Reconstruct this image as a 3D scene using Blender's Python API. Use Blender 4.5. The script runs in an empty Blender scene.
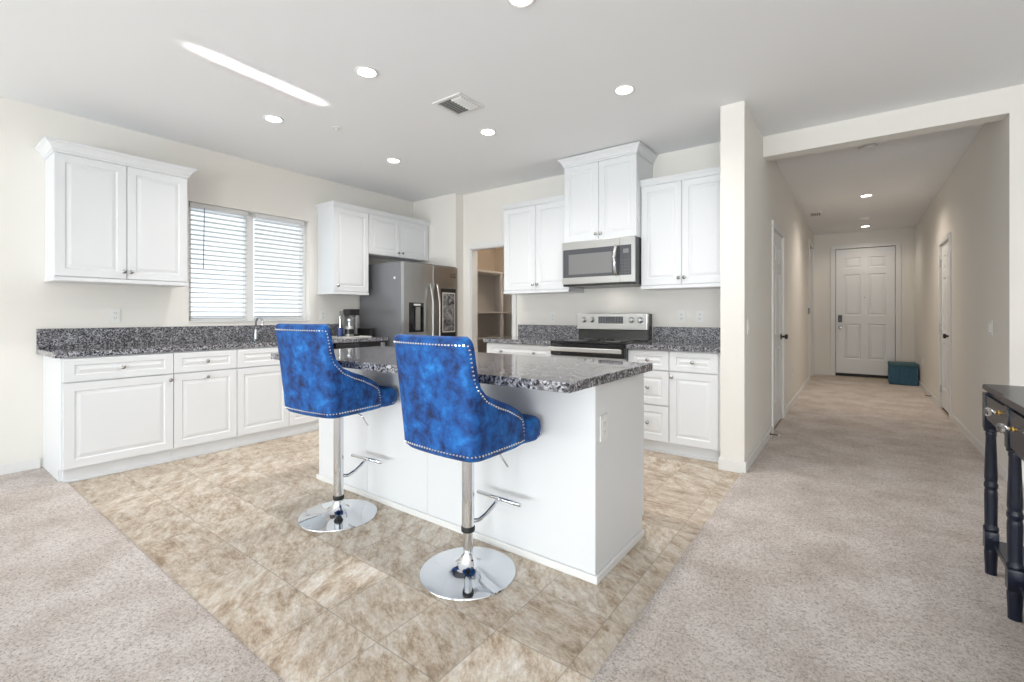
import bpy, bmesh, math, random
from mathutils import Vector, Matrix
random.seed(7)
sc = bpy.context.scene
COL = sc.collection
PI = math.pi

# ------------------------------------------------------------------ camera, world, light, exposure
cd = bpy.data.cameras.new('camera')
cam = bpy.data.objects.new('camera', cd)
COL.objects.link(cam)
cam.location = (0, 0, 1.17)
cam.rotation_euler = (PI/2, 0, math.atan(343/463.7))
cd.sensor_width = 36.0
cd.lens = 463.7/1024*36.0
cd.shift_y = -26/1024
cd.clip_start = 0.05
sc.camera = cam

vs = sc.view_settings
vs.view_transform = 'Standard'
vs.look = 'None'
vs.gamma = 1.0
vs.use_curve_mapping = False
vs.exposure = 0.32

wd = bpy.data.worlds.new('sky')
sc.world = wd
wd.use_nodes = True
wn = wd.node_tree.nodes
bg = wn['Background']
bg.inputs[0].default_value = (0.86, 0.93, 1.0, 1)
bg.inputs[1].default_value = 1.3

def area(name, loc, rot, sx, sy, power, color=(1, 1, 1)):
    l = bpy.data.lights.new(name, 'AREA')
    l.shape = 'RECTANGLE'; l.size = sx; l.size_y = sy; l.energy = power; l.color = color
    o = bpy.data.objects.new(name, l); COL.objects.link(o)
    o.location = loc; o.rotation_euler = rot
    return o
# daylight entering through the big patio openings behind the camera
area('daylight_patio', (-2.7, -5.16, 1.2), (PI/2, 0, 0), 3.6, 2.2, 42, (0.93, 0.965, 1.0))
# two lamps added low outside the openings, aimed up to brighten the ceiling
area('patio_bounce', (-2.7, -5.25, 0.25), (PI/2+math.radians(42), 0, 0), 3.6, 0.9, 150, (0.97, 0.985, 1.0))
area('window_bounce', (1.4, -5.25, 0.5), (PI/2+math.radians(38), 0, 0), 2.4, 0.9, 260, (0.97, 0.985, 1.0))
area('daylight_window', (1.4, -5.16, 1.3), (PI/2, 0, 0), 2.4, 2.0, 46, (0.93, 0.965, 1.0))

# narrow area beam added to draw the ceiling streak, standing in for reflected sun
gl = area('sun_glint', (-2.75, -4.9, 0.35), (0, 0, 0), 0.022, 0.24, 0.75, (1.0, 0.98, 0.95))
gl.data.spread = math.radians(1.2)
gl.rotation_euler = (Vector((-3.17, 1.50, 2.75))-gl.location).to_track_quat('-Z', 'Y').to_euler()

# ------------------------------------------------------------------ materials
def ramp(nt, pts, interp='LINEAR'):
    r = nt.nodes.new('ShaderNodeValToRGB')
    r.color_ramp.interpolation = interp
    e = r.color_ramp.elements
    while len(e) < len(pts): e.new(0.5)
    for k, (p, c) in enumerate(pts):
        e[k].position = p; e[k].color = (*c, 1) if len(c) == 3 else c
    return r

def mat(name, col, rough=0.5, metal=0.0, spec=None, bump=None, coat=0, emit=None, sheen=0, trans=0, ior=None):
    m = bpy.data.materials.new(name); m.use_nodes = True
    nt = m.node_tree; b = nt.nodes['Principled BSDF']
    b.inputs['Base Color'].default_value = (*col, 1)
    b.inputs['Roughness'].default_value = rough
    b.inputs['Metallic'].default_value = metal
    if spec is not None: b.inputs['Specular IOR Level'].default_value = spec
    if coat: b.inputs['Coat Weight'].default_value = coat; b.inputs['Coat Roughness'].default_value = 0.05
    if sheen: b.inputs['Sheen Weight'].default_value = sheen; b.inputs['Sheen Roughness'].default_value = 0.35
    if trans: b.inputs['Transmission Weight'].default_value = trans
    if ior: b.inputs['IOR'].default_value = ior
    if emit: b.inputs['Emission Color'].default_value = (*emit[0], 1); b.inputs['Emission Strength'].default_value = emit[1]
    if bump:
        tc = nt.nodes.new('ShaderNodeTexCoord'); n = nt.nodes.new('ShaderNodeTexNoise')
        n.inputs['Scale'].default_value = bump[0]; n.inputs['Detail'].default_value = 4
        bp = nt.nodes.new('ShaderNodeBump'); bp.inputs['Strength'].default_value = bump[1]; bp.inputs['Distance'].default_value = bump[2]
        nt.links.new(tc.outputs['Object'], n.inputs['Vector']); nt.links.new(n.outputs['Fac'], bp.inputs['Height'])
        nt.links.new(bp.outputs['Normal'], b.inputs['Normal'])
    return m

M = {}
M['wall'] = mat('wall_paint', (0.83, 0.803, 0.757), 0.75, bump=(220, 0.12, 0.002))
M['ceiling'] = mat('ceiling_paint', (0.885, 0.895, 0.91), 0.85, bump=(160, 0.1, 0.002))
M['trim'] = mat('trim_white', (0.80, 0.795, 0.785), 0.4)
M['cab'] = mat('cabinet_white', (0.77, 0.785, 0.805), 0.32)
M['island'] = mat('island_panel_white', (0.76, 0.77, 0.785), 0.4)
M['door'] = mat('door_white', (0.80, 0.81, 0.82), 0.4)
M['dark_gap'] = mat('dark_gap', (0.02, 0.02, 0.02), 0.7)
M['knob'] = mat('satin_nickel', (0.42, 0.41, 0.40), 0.25, 1.0)
M['chrome'] = mat('chrome', (0.70, 0.725, 0.76), 0.06, 1.0)
M['steel'] = mat('stainless_steel', (0.50, 0.498, 0.49), 0.30, 1.0, bump=(60, 0.03, 0.001))
M['steel_dark'] = mat('stainless_dark', (0.37, 0.368, 0.362), 0.32, 1.0)
M['steel_side'] = mat('appliance_side_grey', (0.23, 0.235, 0.25), 0.30, 0.5)
M['bright'] = mat('bright_steel', (0.72, 0.72, 0.71), 0.25, 1.0)
M['black'] = mat('black_plastic', (0.012, 0.012, 0.013), 0.3)
M['blackglass'] = mat('black_glass', (0.012, 0.012, 0.014), 0.06)
M['greyglass'] = mat('microwave_window_grey', (0.20, 0.20, 0.205), 0.10)
M['display'] = mat('display_grey', (0.075, 0.08, 0.09), 0.2)
M['plastic_white'] = mat('outlet_plastic', (0.83, 0.83, 0.81), 0.35)
M['slot'] = mat('slot_dark', (0.10, 0.10, 0.10), 0.5)
M['rubber'] = mat('rubber_black', (0.015, 0.015, 0.015), 0.6)
M['blacklacquer'] = mat('black_lacquer', (0.008, 0.011, 0.024), 0.26, spec=0.4)
M['gold'] = mat('gold_brass', (0.85, 0.62, 0.22), 0.2, 1.0)
M['crystal'] = mat('crystal_glass', (0.97, 0.98, 1.0), 0.02, trans=1.0, ior=1.5)
M['blind'] = mat('blind_white', (0.70, 0.70, 0.70), 0.45)
M['vinyl'] = mat('window_vinyl', (0.85, 0.85, 0.85), 0.35)
M['paper'] = mat('paper_white', (0.85, 0.85, 0.84), 0.6)
M['bluecup'] = mat('blue_ceramic', (0.035, 0.06, 0.19), 0.25)
M['grille'] = mat('grille_shadow', (0.12, 0.12, 0.12), 0.7)  # painted shade for register slots; plain dark grey on knob rings and buttons
M['bronze'] = mat('dark_bronze', (0.06, 0.055, 0.05), 0.3, 0.8)
M['lightdisc'] = mat('light_lens', (1, 1, 1), 0.5, emit=((1.0, 0.97, 0.93), 9.0))
M['tray'] = mat('tray_white', (0.75, 0.74, 0.70), 0.35)

def glass_mat():
    m = bpy.data.materials.new('window_glass'); m.use_nodes = True
    nt = m.node_tree; nt.nodes.clear()
    o = nt.nodes.new('ShaderNodeOutputMaterial'); mx = nt.nodes.new('ShaderNodeMixShader')
    t = nt.nodes.new('ShaderNodeBsdfTransparent'); g = nt.nodes.new('ShaderNodeBsdfGlossy'); g.inputs['Roughness'].default_value = 0.01
    t.inputs[0].default_value = (0.96, 0.98, 0.98, 1)
    mx.inputs[0].default_value = 0.06
    nt.links.new(t.outputs[0], mx.inputs[1]); nt.links.new(g.outputs[0], mx.inputs[2]); nt.links.new(mx.outputs[0], o.inputs[0])
    return m
M['glass'] = glass_mat()

def granite(name, rough):
    m = bpy.data.materials.new(name); m.use_nodes = True
    nt = m.node_tree; L = nt.links; b = nt.nodes['Principled BSDF']
    tc = nt.nodes.new('ShaderNodeTexCoord')
    v = nt.nodes.new('ShaderNodeTexVoronoi'); v.inputs['Scale'].default_value = 125
    n = nt.nodes.new('ShaderNodeTexNoise'); n.inputs['Scale'].default_value = 60; n.inputs['Detail'].default_value = 6
    add = nt.nodes.new('ShaderNodeVectorMath'); add.operation = 'MULTIPLY_ADD'; add.inputs[1].default_value = (0.012,)*3
    L.new(tc.outputs['Object'], n.inputs['Vector']); L.new(n.outputs['Color'], add.inputs[0]); L.new(tc.outputs['Object'], add.inputs[2])
    L.new(add.outputs[0], v.inputs['Vector'])
    sp = nt.nodes.new('ShaderNodeSeparateColor'); L.new(v.outputs['Color'], sp.inputs[0])
    r = ramp(nt, [(0.0, (0.025, 0.025, 0.03)), (0.18, (0.09, 0.09, 0.10)), (0.36, (0.18, 0.18, 0.20)), (0.56, (0.30, 0.305, 0.335)), (0.76, (0.48, 0.48, 0.51))], 'CONSTANT')
    L.new(sp.outputs[0], r.inputs[0])
    n2 = nt.nodes.new('ShaderNodeTexNoise'); n2.inputs['Scale'].default_value = 22; n2.inputs['Detail'].default_value = 5
    L.new(tc.outputs['Object'], n2.inputs['Vector'])
    r2 = ramp(nt, [(0.36, (0.62, 0.60, 0.60)), (0.62, (1.0, 1.0, 1.0))]); L.new(n2.outputs['Fac'], r2.inputs[0])
    mx = nt.nodes.new('ShaderNodeMix'); mx.data_type = 'RGBA'; mx.blend_type = 'MULTIPLY'; mx.inputs[0].default_value = 1.0
    L.new(r.outputs[0], mx.inputs[6]); L.new(r2.outputs[0], mx.inputs[7]); L.new(mx.outputs[2], b.inputs['Base Color'])
    b.inputs['Roughness'].default_value = rough
    b.inputs['Specular IOR Level'].default_value = 0.6
    return m
M['granite'] = granite('granite_speckled', 0.035)
M['granite_splash'] = granite('granite_backsplash', 0.32)

def velvet():
    m = bpy.data.materials.new('crushed_velvet_blue'); m.use_nodes = True
    nt = m.node_tree; L = nt.links; b = nt.nodes['Principled BSDF']
    tc = nt.nodes.new('ShaderNodeTexCoord')
    n = nt.nodes.new('ShaderNodeTexNoise'); n.inputs['Scale'].default_value = 14; n.inputs['Detail'].default_value = 8; n.inputs['Roughness'].default_value = 0.66; n.inputs['Distortion'].default_value = 0.25
    L.new(tc.outputs['Object'], n.inputs['Vector'])
    r = ramp(nt, [(0.34, (0.001, 0.012, 0.07)), (0.43, (0.001, 0.036, 0.17)), (0.50, (0.001, 0.068, 0.275)), (0.58, (0.002, 0.100, 0.37)), (0.72, (0.015, 0.21, 0.60))])
    L.new(n.outputs['Fac'], r.inputs[0]); L.new(r.outputs[0], b.inputs['Base Color'])
    b.inputs['Roughness'].default_value = 0.7
    b.inputs['Sheen Weight'].default_value = 0.06; b.inputs['Sheen Roughness'].default_value = 0.4
    b.inputs['Sheen Tint'].default_value = (0.1, 0.4, 1.0, 1)
    bp = nt.nodes.new('ShaderNodeBump'); bp.inputs['Strength'].default_value = 0.3; bp.inputs['Distance'].default_value = 0.006
    L.new(n.outputs['Fac'], bp.inputs['Height']); L.new(bp.outputs['Normal'], b.inputs['Normal'])
    return m
M['velvet'] = velvet()

def carpet():
    m = bpy.data.materials.new('carpet_beige'); m.use_nodes = True
    nt = m.node_tree; L = nt.links; b = nt.nodes['Principled BSDF']
    tc = nt.nodes.new('ShaderNodeTexCoord')
    n = nt.nodes.new('ShaderNodeTexNoise'); n.inputs['Scale'].default_value = 110; n.inputs['Detail'].default_value = 6; n.inputs['Roughness'].default_value = 0.85
    n2 = nt.nodes.new('ShaderNodeTexNoise'); n2.inputs['Scale'].default_value = 3.2; n2.inputs['Detail'].default_value = 5; n2.inputs['Roughness'].default_value = 0.6
    for q in (n, n2): L.new(tc.outputs['Object'], q.inputs['Vector'])
    r = ramp(nt, [(0.37, (0.30, 0.25, 0.225)), (0.445, (0.69, 0.615, 0.575)), (0.52, (0.87, 0.795, 0.75)), (0.62, (0.97, 0.92, 0.89))])
    L.new(n.outputs['Fac'], r.inputs[0])
    r2 = ramp(nt, [(0.35, (0.80, 0.77, 0.74)), (0.62, (1, 1, 1))]); L.new(n2.outputs['Fac'], r2.inputs[0])
    mx = nt.nodes.new('ShaderNodeMix'); mx.data_type = 'RGBA'; mx.blend_type = 'MULTIPLY'; mx.inputs[0].default_value = 1.0
    L.new(r.outputs[0], mx.inputs[6]); L.new(r2.outputs[0], mx.inputs[7]); L.new(mx.outputs[2], b.inputs['Base Color'])
    b.inputs['Roughness'].default_value = 0.95; b.inputs['Specular IOR Level'].default_value = 0.1
    bp = nt.nodes.new('ShaderNodeBump'); bp.inputs['Strength'].default_value = 0.9; bp.inputs['Distance'].default_value = 0.012
    L.new(n.outputs['Fac'], bp.inputs['Height']); L.new(bp.outputs['Normal'], b.inputs['Normal'])
    return m
M['carpet'] = carpet()

def tile():
    m = bpy.data.materials.new('stone_look_tile'); m.use_nodes = True
    nt = m.node_tree; L = nt.links; b = nt.nodes['Principled BSDF']
    tc = nt.nodes.new('ShaderNodeTexCoord')
    S = 0.3035
    mp = nt.nodes.new('ShaderNodeVectorMath'); mp.operation = 'SUBTRACT'; mp.inputs[1].default_value = (-1.07, 1.045, 0)
    L.new(tc.outputs['Object'], mp.inputs[0])
    sc_ = nt.nodes.new('ShaderNodeVectorMath'); sc_.operation = 'SCALE'; sc_.inputs['Scale'].default_value = 1/S
    L.new(mp.outputs[0], sc_.inputs[0])
    fl = nt.nodes.new('ShaderNodeVectorMath'); fl.operation = 'FLOOR'; L.new(sc_.outputs[0], fl.inputs[0])
    wn_ = nt.nodes.new('ShaderNodeTexWhiteNoise'); wn_.noise_dimensions = '2D'; L.new(fl.outputs[0], wn_.inputs['Vector'])
    # streaky stone: per-tile offset and turn
    off = nt.nodes.new('ShaderNodeVectorMath'); off.operation = 'MULTIPLY_ADD'; off.inputs[1].default_value = (9, 9, 9)
    L.new(wn_.outputs['Color'], off.inputs[0]); L.new(sc_.outputs[0], off.inputs[2])
    ang = nt.nodes.new('ShaderNodeMath'); ang.operation = 'MULTIPLY'; ang.inputs[1].default_value = 1.2; L.new(wn_.outputs['Value'], ang.inputs[0])
    vr = nt.nodes.new('ShaderNodeVectorRotate'); vr.rotation_type = 'Z_AXIS'
    L.new(off.outputs[0], vr.inputs['Vector']); L.new(ang.outputs[0], vr.inputs['Angle'])
    st = nt.nodes.new('ShaderNodeVectorMath'); st.operation = 'MULTIPLY'; st.inputs[1].default_value = (1.0, 2.1, 1)
    L.new(vr.outputs[0], st.inputs[0])
    n = nt.nodes.new('ShaderNodeTexNoise'); n.inputs['Scale'].default_value = 2.1; n.inputs['Detail'].default_value = 14; n.inputs['Roughness'].default_value = 0.82; n.inputs['Distortion'].default_value = 0.15
    L.new(st.outputs[0], n.inputs['Vector'])
    r = ramp(nt, [(0.35, (0.28, 0.20, 0.135)), (0.43, (0.46, 0.36, 0.26)), (0.49, (0.60, 0.51, 0.41)), (0.55, (0.69, 0.63, 0.55)), (0.64, (0.79, 0.75, 0.70))])
    L.new(n.outputs['Fac'], r.inputs[0])
    # per tile tone
    r3 = ramp(nt, [(0.0, (0.86, 0.82, 0.78)), (0.5, (0.96, 0.95, 0.93)), (1.0, (1.06, 1.06, 1.06))]); L.new(wn_.outputs['Value'], r3.inputs[0])
    mx = nt.nodes.new('ShaderNodeMix'); mx.data_type = 'RGBA'; mx.blend_type = 'MULTIPLY'; mx.inputs[0].default_value = 1.0
    L.new(r.outputs[0], mx.inputs[6]); L.new(r3.outputs[0], mx.inputs[7])
    nf = nt.nodes.new('ShaderNodeTexNoise'); nf.inputs['Scale'].default_value = 9; nf.inputs['Detail'].default_value = 10; nf.inputs['Roughness'].default_value = 0.8
    L.new(st.outputs[0], nf.inputs['Vector'])
    rf_ = ramp(nt, [(0.38, (0.80, 0.76, 0.72)), (0.5, (0.98, 0.97, 0.96)), (0.62, (1.08, 1.08, 1.08))]); L.new(nf.outputs['Fac'], rf_.inputs[0])
    m2 = nt.nodes.new('ShaderNodeMix'); m2.data_type = 'RGBA'; m2.blend_type = 'MULTIPLY'; m2.inputs[0].default_value = 1.0
    L.new(mx.outputs[2], m2.inputs[6]); L.new(rf_.outputs[0], m2.inputs[7]); mx = m2
    # joints
    fr = nt.nodes.new('ShaderNodeVectorMath'); fr.operation = 'FRACTION'; L.new(sc_.outputs[0], fr.inputs[0])
    sx = nt.nodes.new('ShaderNodeSeparateXYZ'); L.new(fr.outputs[0], sx.inputs[0])
    def edge(o):
        a = nt.nodes.new('ShaderNodeMath'); a.operation = 'SUBTRACT'; a.inputs[1].default_value = 0.5; L.new(o, a.inputs[0])
        c = nt.nodes.new('ShaderNodeMath'); c.operation = 'ABSOLUTE'; L.new(a.outputs[0], c.inputs[0]); return c
    e1, e2 = edge(sx.outputs[0]), edge(sx.outputs[1])
    mxx = nt.nodes.new('ShaderNodeMath'); mxx.operation = 'MAXIMUM'; L.new(e1.outputs[0], mxx.inputs[0]); L.new(e2.outputs[0], mxx.inputs[1])
    gt = nt.nodes.new('ShaderNodeMath'); gt.operation = 'GREATER_THAN'; gt.inputs[1].default_value = 0.4925; L.new(mxx.outputs[0], gt.inputs[0])
    jm = nt.nodes.new('ShaderNodeMix'); jm.data_type = 'RGBA'; jm.inputs[7].default_value = (0.30, 0.25, 0.20, 1)
    jf = nt.nodes.new('ShaderNodeMath'); jf.operation = 'MULTIPLY'; jf.inputs[1].default_value = 0.6; L.new(gt.outputs[0], jf.inputs[0])
    L.new(jf.outputs[0], jm.inputs[0]); L.new(mx.outputs[2], jm.inputs[6]); L.new(jm.outputs[2], b.inputs['Base Color'])
    b.inputs['Roughness'].default_value = 0.36; b.inputs['Specular IOR Level'].default_value = 0.4
    iv = nt.nodes.new('ShaderNodeMath'); iv.operation = 'SUBTRACT'; iv.inputs[0].default_value = 1.0; L.new(gt.outputs[0], iv.inputs[1])
    bp = nt.nodes.new('ShaderNodeBump'); bp.inputs['Strength'].default_value = 0.4; bp.inputs['Distance'].default_value = 0.002
    L.new(iv.outputs[0], bp.inputs['Height']); L.new(bp.outputs['Normal'], b.inputs['Normal'])
    return m
M['tile'] = tile()

def art():
    m = bpy.data.materials.new('grey_abstract_print'); m.use_nodes = True
    nt = m.node_tree; L = nt.links; b = nt.nodes['Principled BSDF']
    tc = nt.nodes.new('ShaderNodeTexCoord'); n = nt.nodes.new('ShaderNodeTexNoise'); n.inputs['Scale'].default_value = 9; n.inputs['Detail'].default_value = 3; n.inputs['Distortion'].default_value = 1.5
    r = ramp(nt, [(0.38, (0.04, 0.04, 0.045)), (0.5, (0.17, 0.17, 0.175)), (0.64, (0.36, 0.36, 0.37))])
    L.new(tc.outputs['Object'], n.inputs['Vector']); L.new(n.outputs['Fac'], r.inputs[0]); L.new(r.outputs[0], b.inputs['Base Color'])
    b.inputs['Roughness'].default_value = 0.4
    return m
M['art'] = art()
M['teal'] = mat('teal_fabric', (0.045, 0.125, 0.195), 0.8, bump=(120, 0.4, 0.003))
M['teal_top'] = mat('teal_fabric_lid', (0.05, 0.12, 0.15), 0.7, bump=(120, 0.4, 0.003))
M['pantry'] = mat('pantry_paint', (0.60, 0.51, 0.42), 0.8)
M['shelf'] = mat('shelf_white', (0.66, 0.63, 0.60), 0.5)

# ------------------------------------------------------------------ mesh helpers
def nb(): return bmesh.new()

def box(bm, x0, y0, z0, x1, y1, z1, bev=0, seg=2):
    if x0 > x1: x0, x1 = x1, x0
    if y0 > y1: y0, y1 = y1, y0
    if z0 > z1: z0, z1 = z1, z0
    t = nb() if bev else bm
    v = [t.verts.new((x, y, z)) for z in (z0, z1) for x, y in ((x0, y0), (x1, y0), (x1, y1), (x0, y1))]
    for f in ((0, 3, 2, 1), (4, 5, 6, 7), (0, 1, 5, 4), (1, 2, 6, 5), (2, 3, 7, 6), (3, 0, 4, 7)):
        t.faces.new([v[i] for i in f])
    if bev:
        bmesh.ops.bevel(t, geom=t.edges[:], offset=bev, segments=seg, affect='EDGES', profile=0.6)
        merge(bm, t)

def merge(bm, t):
    me = bpy.data.meshes.new('tmp'); t.to_mesh(me); t.free(); bm.from_mesh(me); bpy.data.meshes.remove(me)

def loops(bm, rings, close=True, cap0=True, cap1=True):
    R = [[bm.verts.new(p) for p in r] for r in rings]
    n = len(R[0])
    for a, b in zip(R, R[1:]):
        for i in range(n if close else n-1):
            j = (i+1) % n
            bm.faces.new((a[i], a[j], b[j], b[i]))
    if cap0: bm.faces.new(R[0][::-1])
    if cap1: bm.faces.new(R[-1])
    return R

def lathe(bm, prof, c=(0, 0, 0), ax='z', seg=20, sgn=1):
    """prof: list of (radius, height) along axis"""
    rings = []
    for r, h in prof:
        r = max(r, 1e-4); ring = []
        for k in range(seg):
            a = 2*PI*k/seg; p, q = r*math.cos(a), r*math.sin(a); hh = h*sgn
            if ax == 'z': ring.append((c[0]+p, c[1]+q, c[2]+hh))
            elif ax == 'x': ring.append((c[0]+hh, c[1]+p, c[2]+q))
            else: ring.append((c[0]+p, c[1]+hh, c[2]+q))
        rings.append(ring)
    loops(bm, rings)

def tube(bm, pts, r, seg=10):
    pts = [Vector(p) for p in pts]; rings = []
    up = Vector((0, 0, 1))
    for i, p in enumerate(pts):
        d = (pts[min(i+1, len(pts)-1)] - pts[max(i-1, 0)]).normalized()
        s = d.cross(up)
        if s.length < 1e-3: s = d.cross(Vector((1, 0, 0)))
        s.normalize(); t = d.cross(s).normalized()
        rr = r[i] if isinstance(r, (list, tuple)) else r
        rings.append([tuple(p + s*rr*math.cos(2*PI*k/seg) + t*rr*math.sin(2*PI*k/seg)) for k in range(seg)])
    loops(bm, rings)

def F(kind, x, y, z):
    if kind == '+x': return lambda u, v, w: (x+w, y+u, z+v)
    if kind == '-x': return lambda u, v, w: (x-w, y+u, z+v)
    if kind == '-y': return lambda u, v, w: (x+u, y-w, z+v)
    return lambda u, v, w: (x+u, y+w, z+v)

CABPROF = [(0.006, -0.007), (0.013, -0.007), (0.034, -0.001)]
def panel_slab(bm, f, W, H, t, rects, prof=CABPROF, edge=0.002):
    us = sorted({0, W, *[r[0] for r in rects], *[r[2] for r in rects]})
    vv = sorted({0, H, *[r[1] for r in rects], *[r[3] for r in rects]})
    V = {}
    def g(u, v):
        k = (round(u, 5), round(v, 5))
        if k not in V: V[k] = bm.verts.new(f(u, v, t))
        return V[k]
    for a, b in zip(us, us[1:]):
        for c, d in zip(vv, vv[1:]):
            pan = any(abs(a-r[0]) < 1e-6 and abs(b-r[2]) < 1e-6 and abs(c-r[1]) < 1e-6 and abs(d-r[3]) < 1e-6 for r in rects)
            q = [g(a, c), g(b, c), g(b, d), g(a, d)]
            if not pan: bm.faces.new(q); continue
            prev = q
            for ins, dz in prof:
                cur = [bm.verts.new(f(u, v, t+dz)) for u, v in ((a+ins, c+ins), (b-ins, c+ins), (b-ins, d-ins), (a+ins, d-ins))]
                for i in range(4): bm.faces.new((prev[i], prev[(i+1) % 4], cur[(i+1) % 4], cur[i]))
                prev = cur
            bm.faces.new(prev)
    # sides and back
    cb = [bm.verts.new(f(u, v, 0)) for u, v in ((0, 0), (W, 0), (W, H), (0, H))]
    bm.faces.new(cb)
    def strip(pts, b0, b1): bm.faces.new([*pts, b1, b0])
    strip([g(u, 0) for u in us], cb[0], cb[1]); strip([g(W, v) for v in vv], cb[1], cb[2])
    strip([g(u, H) for u in us[::-1]], cb[2], cb[3]); strip([g(0, v) for v in vv[::-1]], cb[3], cb[0])

ROOT = {}
def part(name, bm, material, parent=None, smooth=False):
    bmesh.ops.recalc_face_normals(bm, faces=bm.faces[:])
    if parent is not None:
        r = ROOT[parent.name]
        bmesh.ops.translate(bm, verts=bm.verts[:], vec=-r)
    me = bpy.data.meshes.new(name); bm.to_mesh(me); bm.free()
    me.materials.append(material)
    if smooth:
        for p in me.polygons: p.use_smooth = True
        if smooth != 'all':
            try: me.set_sharp_from_angle(angle=math.radians(40))
            except Exception: pass
    o = bpy.data.objects.new(name, me); COL.objects.link(o)
    if parent is not None: o.parent = parent; ROOT[o.name] = ROOT[parent.name]
    else: ROOT[o.name] = Vector((0, 0, 0))
    return o

def thing(name, label, cat, loc=(0, 0, 0), group=None):
    o = bpy.data.objects.new(name, None); COL.objects.link(o)
    o.empty_display_size = 0.1
    o.location = loc; o['label'] = label; o['category'] = cat
    if group: o['group'] = group
    ROOT[o.name] = Vector(loc)
    return o

def origin(o):
    """move a top-level mesh's origin to the bottom middle of its mesh"""
    vs_ = [v.co for v in o.data.vertices]
    c = Vector(((min(v.x for v in vs_)+max(v.x for v in vs_))/2, (min(v.y for v in vs_)+max(v.y for v in vs_))/2, min(v.z for v in vs_)))
    o.data.transform(Matrix.Translation(-c)); o.location = c; ROOT[o.name] = c
    return o

def single(name, bm, material, label, cat, group=None, smooth=False):
    o = part(name, bm, material, None, smooth); origin(o)
    o['label'] = label; o['category'] = cat
    if group: o['group'] = group
    return o

def struct(name, bm, material, parent=None, smooth=False):
    o = part(name, bm, material, parent, smooth)
    if parent is None: o['kind'] = 'structure'
    return o

def sthing(name, loc):
    o = bpy.data.objects.new(name, None); COL.objects.link(o); o.location = loc; o['kind'] = 'structure'; ROOT[o.name] = Vector(loc); return o

def dup(root, loc, label=None, rotz=None):
    r = root.copy(); COL.objects.link(r); r.location = loc; ROOT[r.name] = Vector(loc)
    if rotz is not None: r.rotation_euler.z = rotz
    if label: r['label'] = label
    for ch in list(root.children):
        c = ch.copy(); COL.objects.link(c); c.parent = r
        for g in list(ch.children):
            d = g.copy(); COL.objects.link(d); d.parent = c
    return r

# ------------------------------------------------------------------ room shell
H = 2.75
WL = -4.97; WB = 4.53; YF = -5.0; XR = 3.3; HF = 10.95; HL = -0.655; HR = 0.86; KR = -0.82
WT = 0.15
b = nb(); box(b, WL-0.3, YF-0.3, -0.12, XR+0.3, HF+0.3, 0.0)
struct('floor', b, M['tile'])
# carpet: an L with a softly rounded edge, plus the hall
def carpet_piece(poly):
    bm = nb(); n = len(poly)
    def inset(d):
        out = []
        for i in range(n):
            p0, p1, p2 = Vector(poly[i-1]), Vector(poly[i]), Vector(poly[(i+1) % n])
            d1 = (p1-p0).normalized(); d2 = (p2-p1).normalized()
            n1 = Vector((-d1.y, d1.x)); n2 = Vector((-d2.y, d2.x))
            k = (n1+n2); k = k/(1+n1.dot(n2)); out.append(p1+k*d)
        return out
    rings = []
    for d, z in ((0, 0.0), (0.001, 0.006), (0.006, 0.011), (0.014, 0.013)):
        rings.append([(p.x, p.y, z) for p in inset(d)])
    loops(bm, rings)
    return bm
poly = [(WL, YF), (XR, YF), (XR, WB+0.10), (HR, WB+0.10), (HR, 9.95), (HL, 9.95), (HL, 3.765), (-0.675, 3.765), (-0.675, 0.755), (WL, 0.755)]
struct('floor_carpet', carpet_piece(poly), M['carpet'])

b = nb(); box(b, WL-0.3, YF-0.3, H, XR+0.3, HF+0.3, H+0.12)
struct('ceiling', b, M['ceiling'])

# left wall with the kitchen window
WY0, WY1, WZ0, WZ1 = 1.675, 2.86, 1.10, 2.23
b = nb()
box(b, WL-WT, YF-WT, 0, WL, WY0, H); box(b, WL-WT, WY1, 0, WL, 6.3, H)
box(b, WL-WT, WY0, 0, WL, WY1, WZ0); box(b, WL-WT, WY0, WZ1, WL, WY1, H)
struct('wall_left', b, M['wall'])
# fridge nook wall and range wall with pantry opening
PX0, PX1, PH = -4.01, -3.34, 2.03
b = nb()
box(b, WL, 4.39, 0, -4.15, 4.64, H)
box(b, -4.15, WB, 0, PX0, 4.64, H); box(b, PX1, WB, 0, KR, 4.64, H); box(b, PX0, WB, PH, PX1, 4.64, H)
struct('wall_back', b, M['wall'])
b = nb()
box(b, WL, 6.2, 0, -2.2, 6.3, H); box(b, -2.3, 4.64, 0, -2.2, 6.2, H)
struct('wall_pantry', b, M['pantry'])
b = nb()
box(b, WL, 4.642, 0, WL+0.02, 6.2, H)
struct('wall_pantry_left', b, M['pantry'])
# hall left wall (column end), with door opening
DLY0, DLY1, DH = 5.20, 6.01, 2.04
LY0, LY1, LH = 9.75, 10.62, 2.44
b = nb()
box(b, KR, 3.765, 0, HL, DLY0, H); box(b, KR, DLY0, DH, HL, DLY1, H); box(b, KR, DLY1, 0, HL, LY0, H)
box(b, KR, LY0, LH, HL, LY1, H); box(b, KR, LY1, 0, HL, HF, H)
struct('wall_hall_left', b, M['wall'])
DRY0, DRY1 = 7.09, 7.86
b = nb()
box(b, HR, 4.78, 0, HR+0.14, DRY0, H); box(b, HR, DRY0, DH, HR+0.14, DRY1, H); box(b, HR, DRY1, 0, HR+0.14, HF, H)
box(b, HR, 4.63, 0, XR+WT, 4.78, H)
struct('wall_hall_right', b, M['wall'])
b = nb(); box(b, HL, 4.63, 2.57, HR, 4.78, H)
struct('trim_1', b, M['wall'])
EX0, EX1, EH = -0.305, 0.595, 2.44
b = nb()
box(b, -2.35, HF, 0, EX0, HF+0.15, H); box(b, EX1, HF, 0, XR+WT, HF+0.15, H); box(b, EX0, HF, EH, EX1, HF+0.15, H)
struct('wall_hall_end', b, M['wall'])
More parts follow.
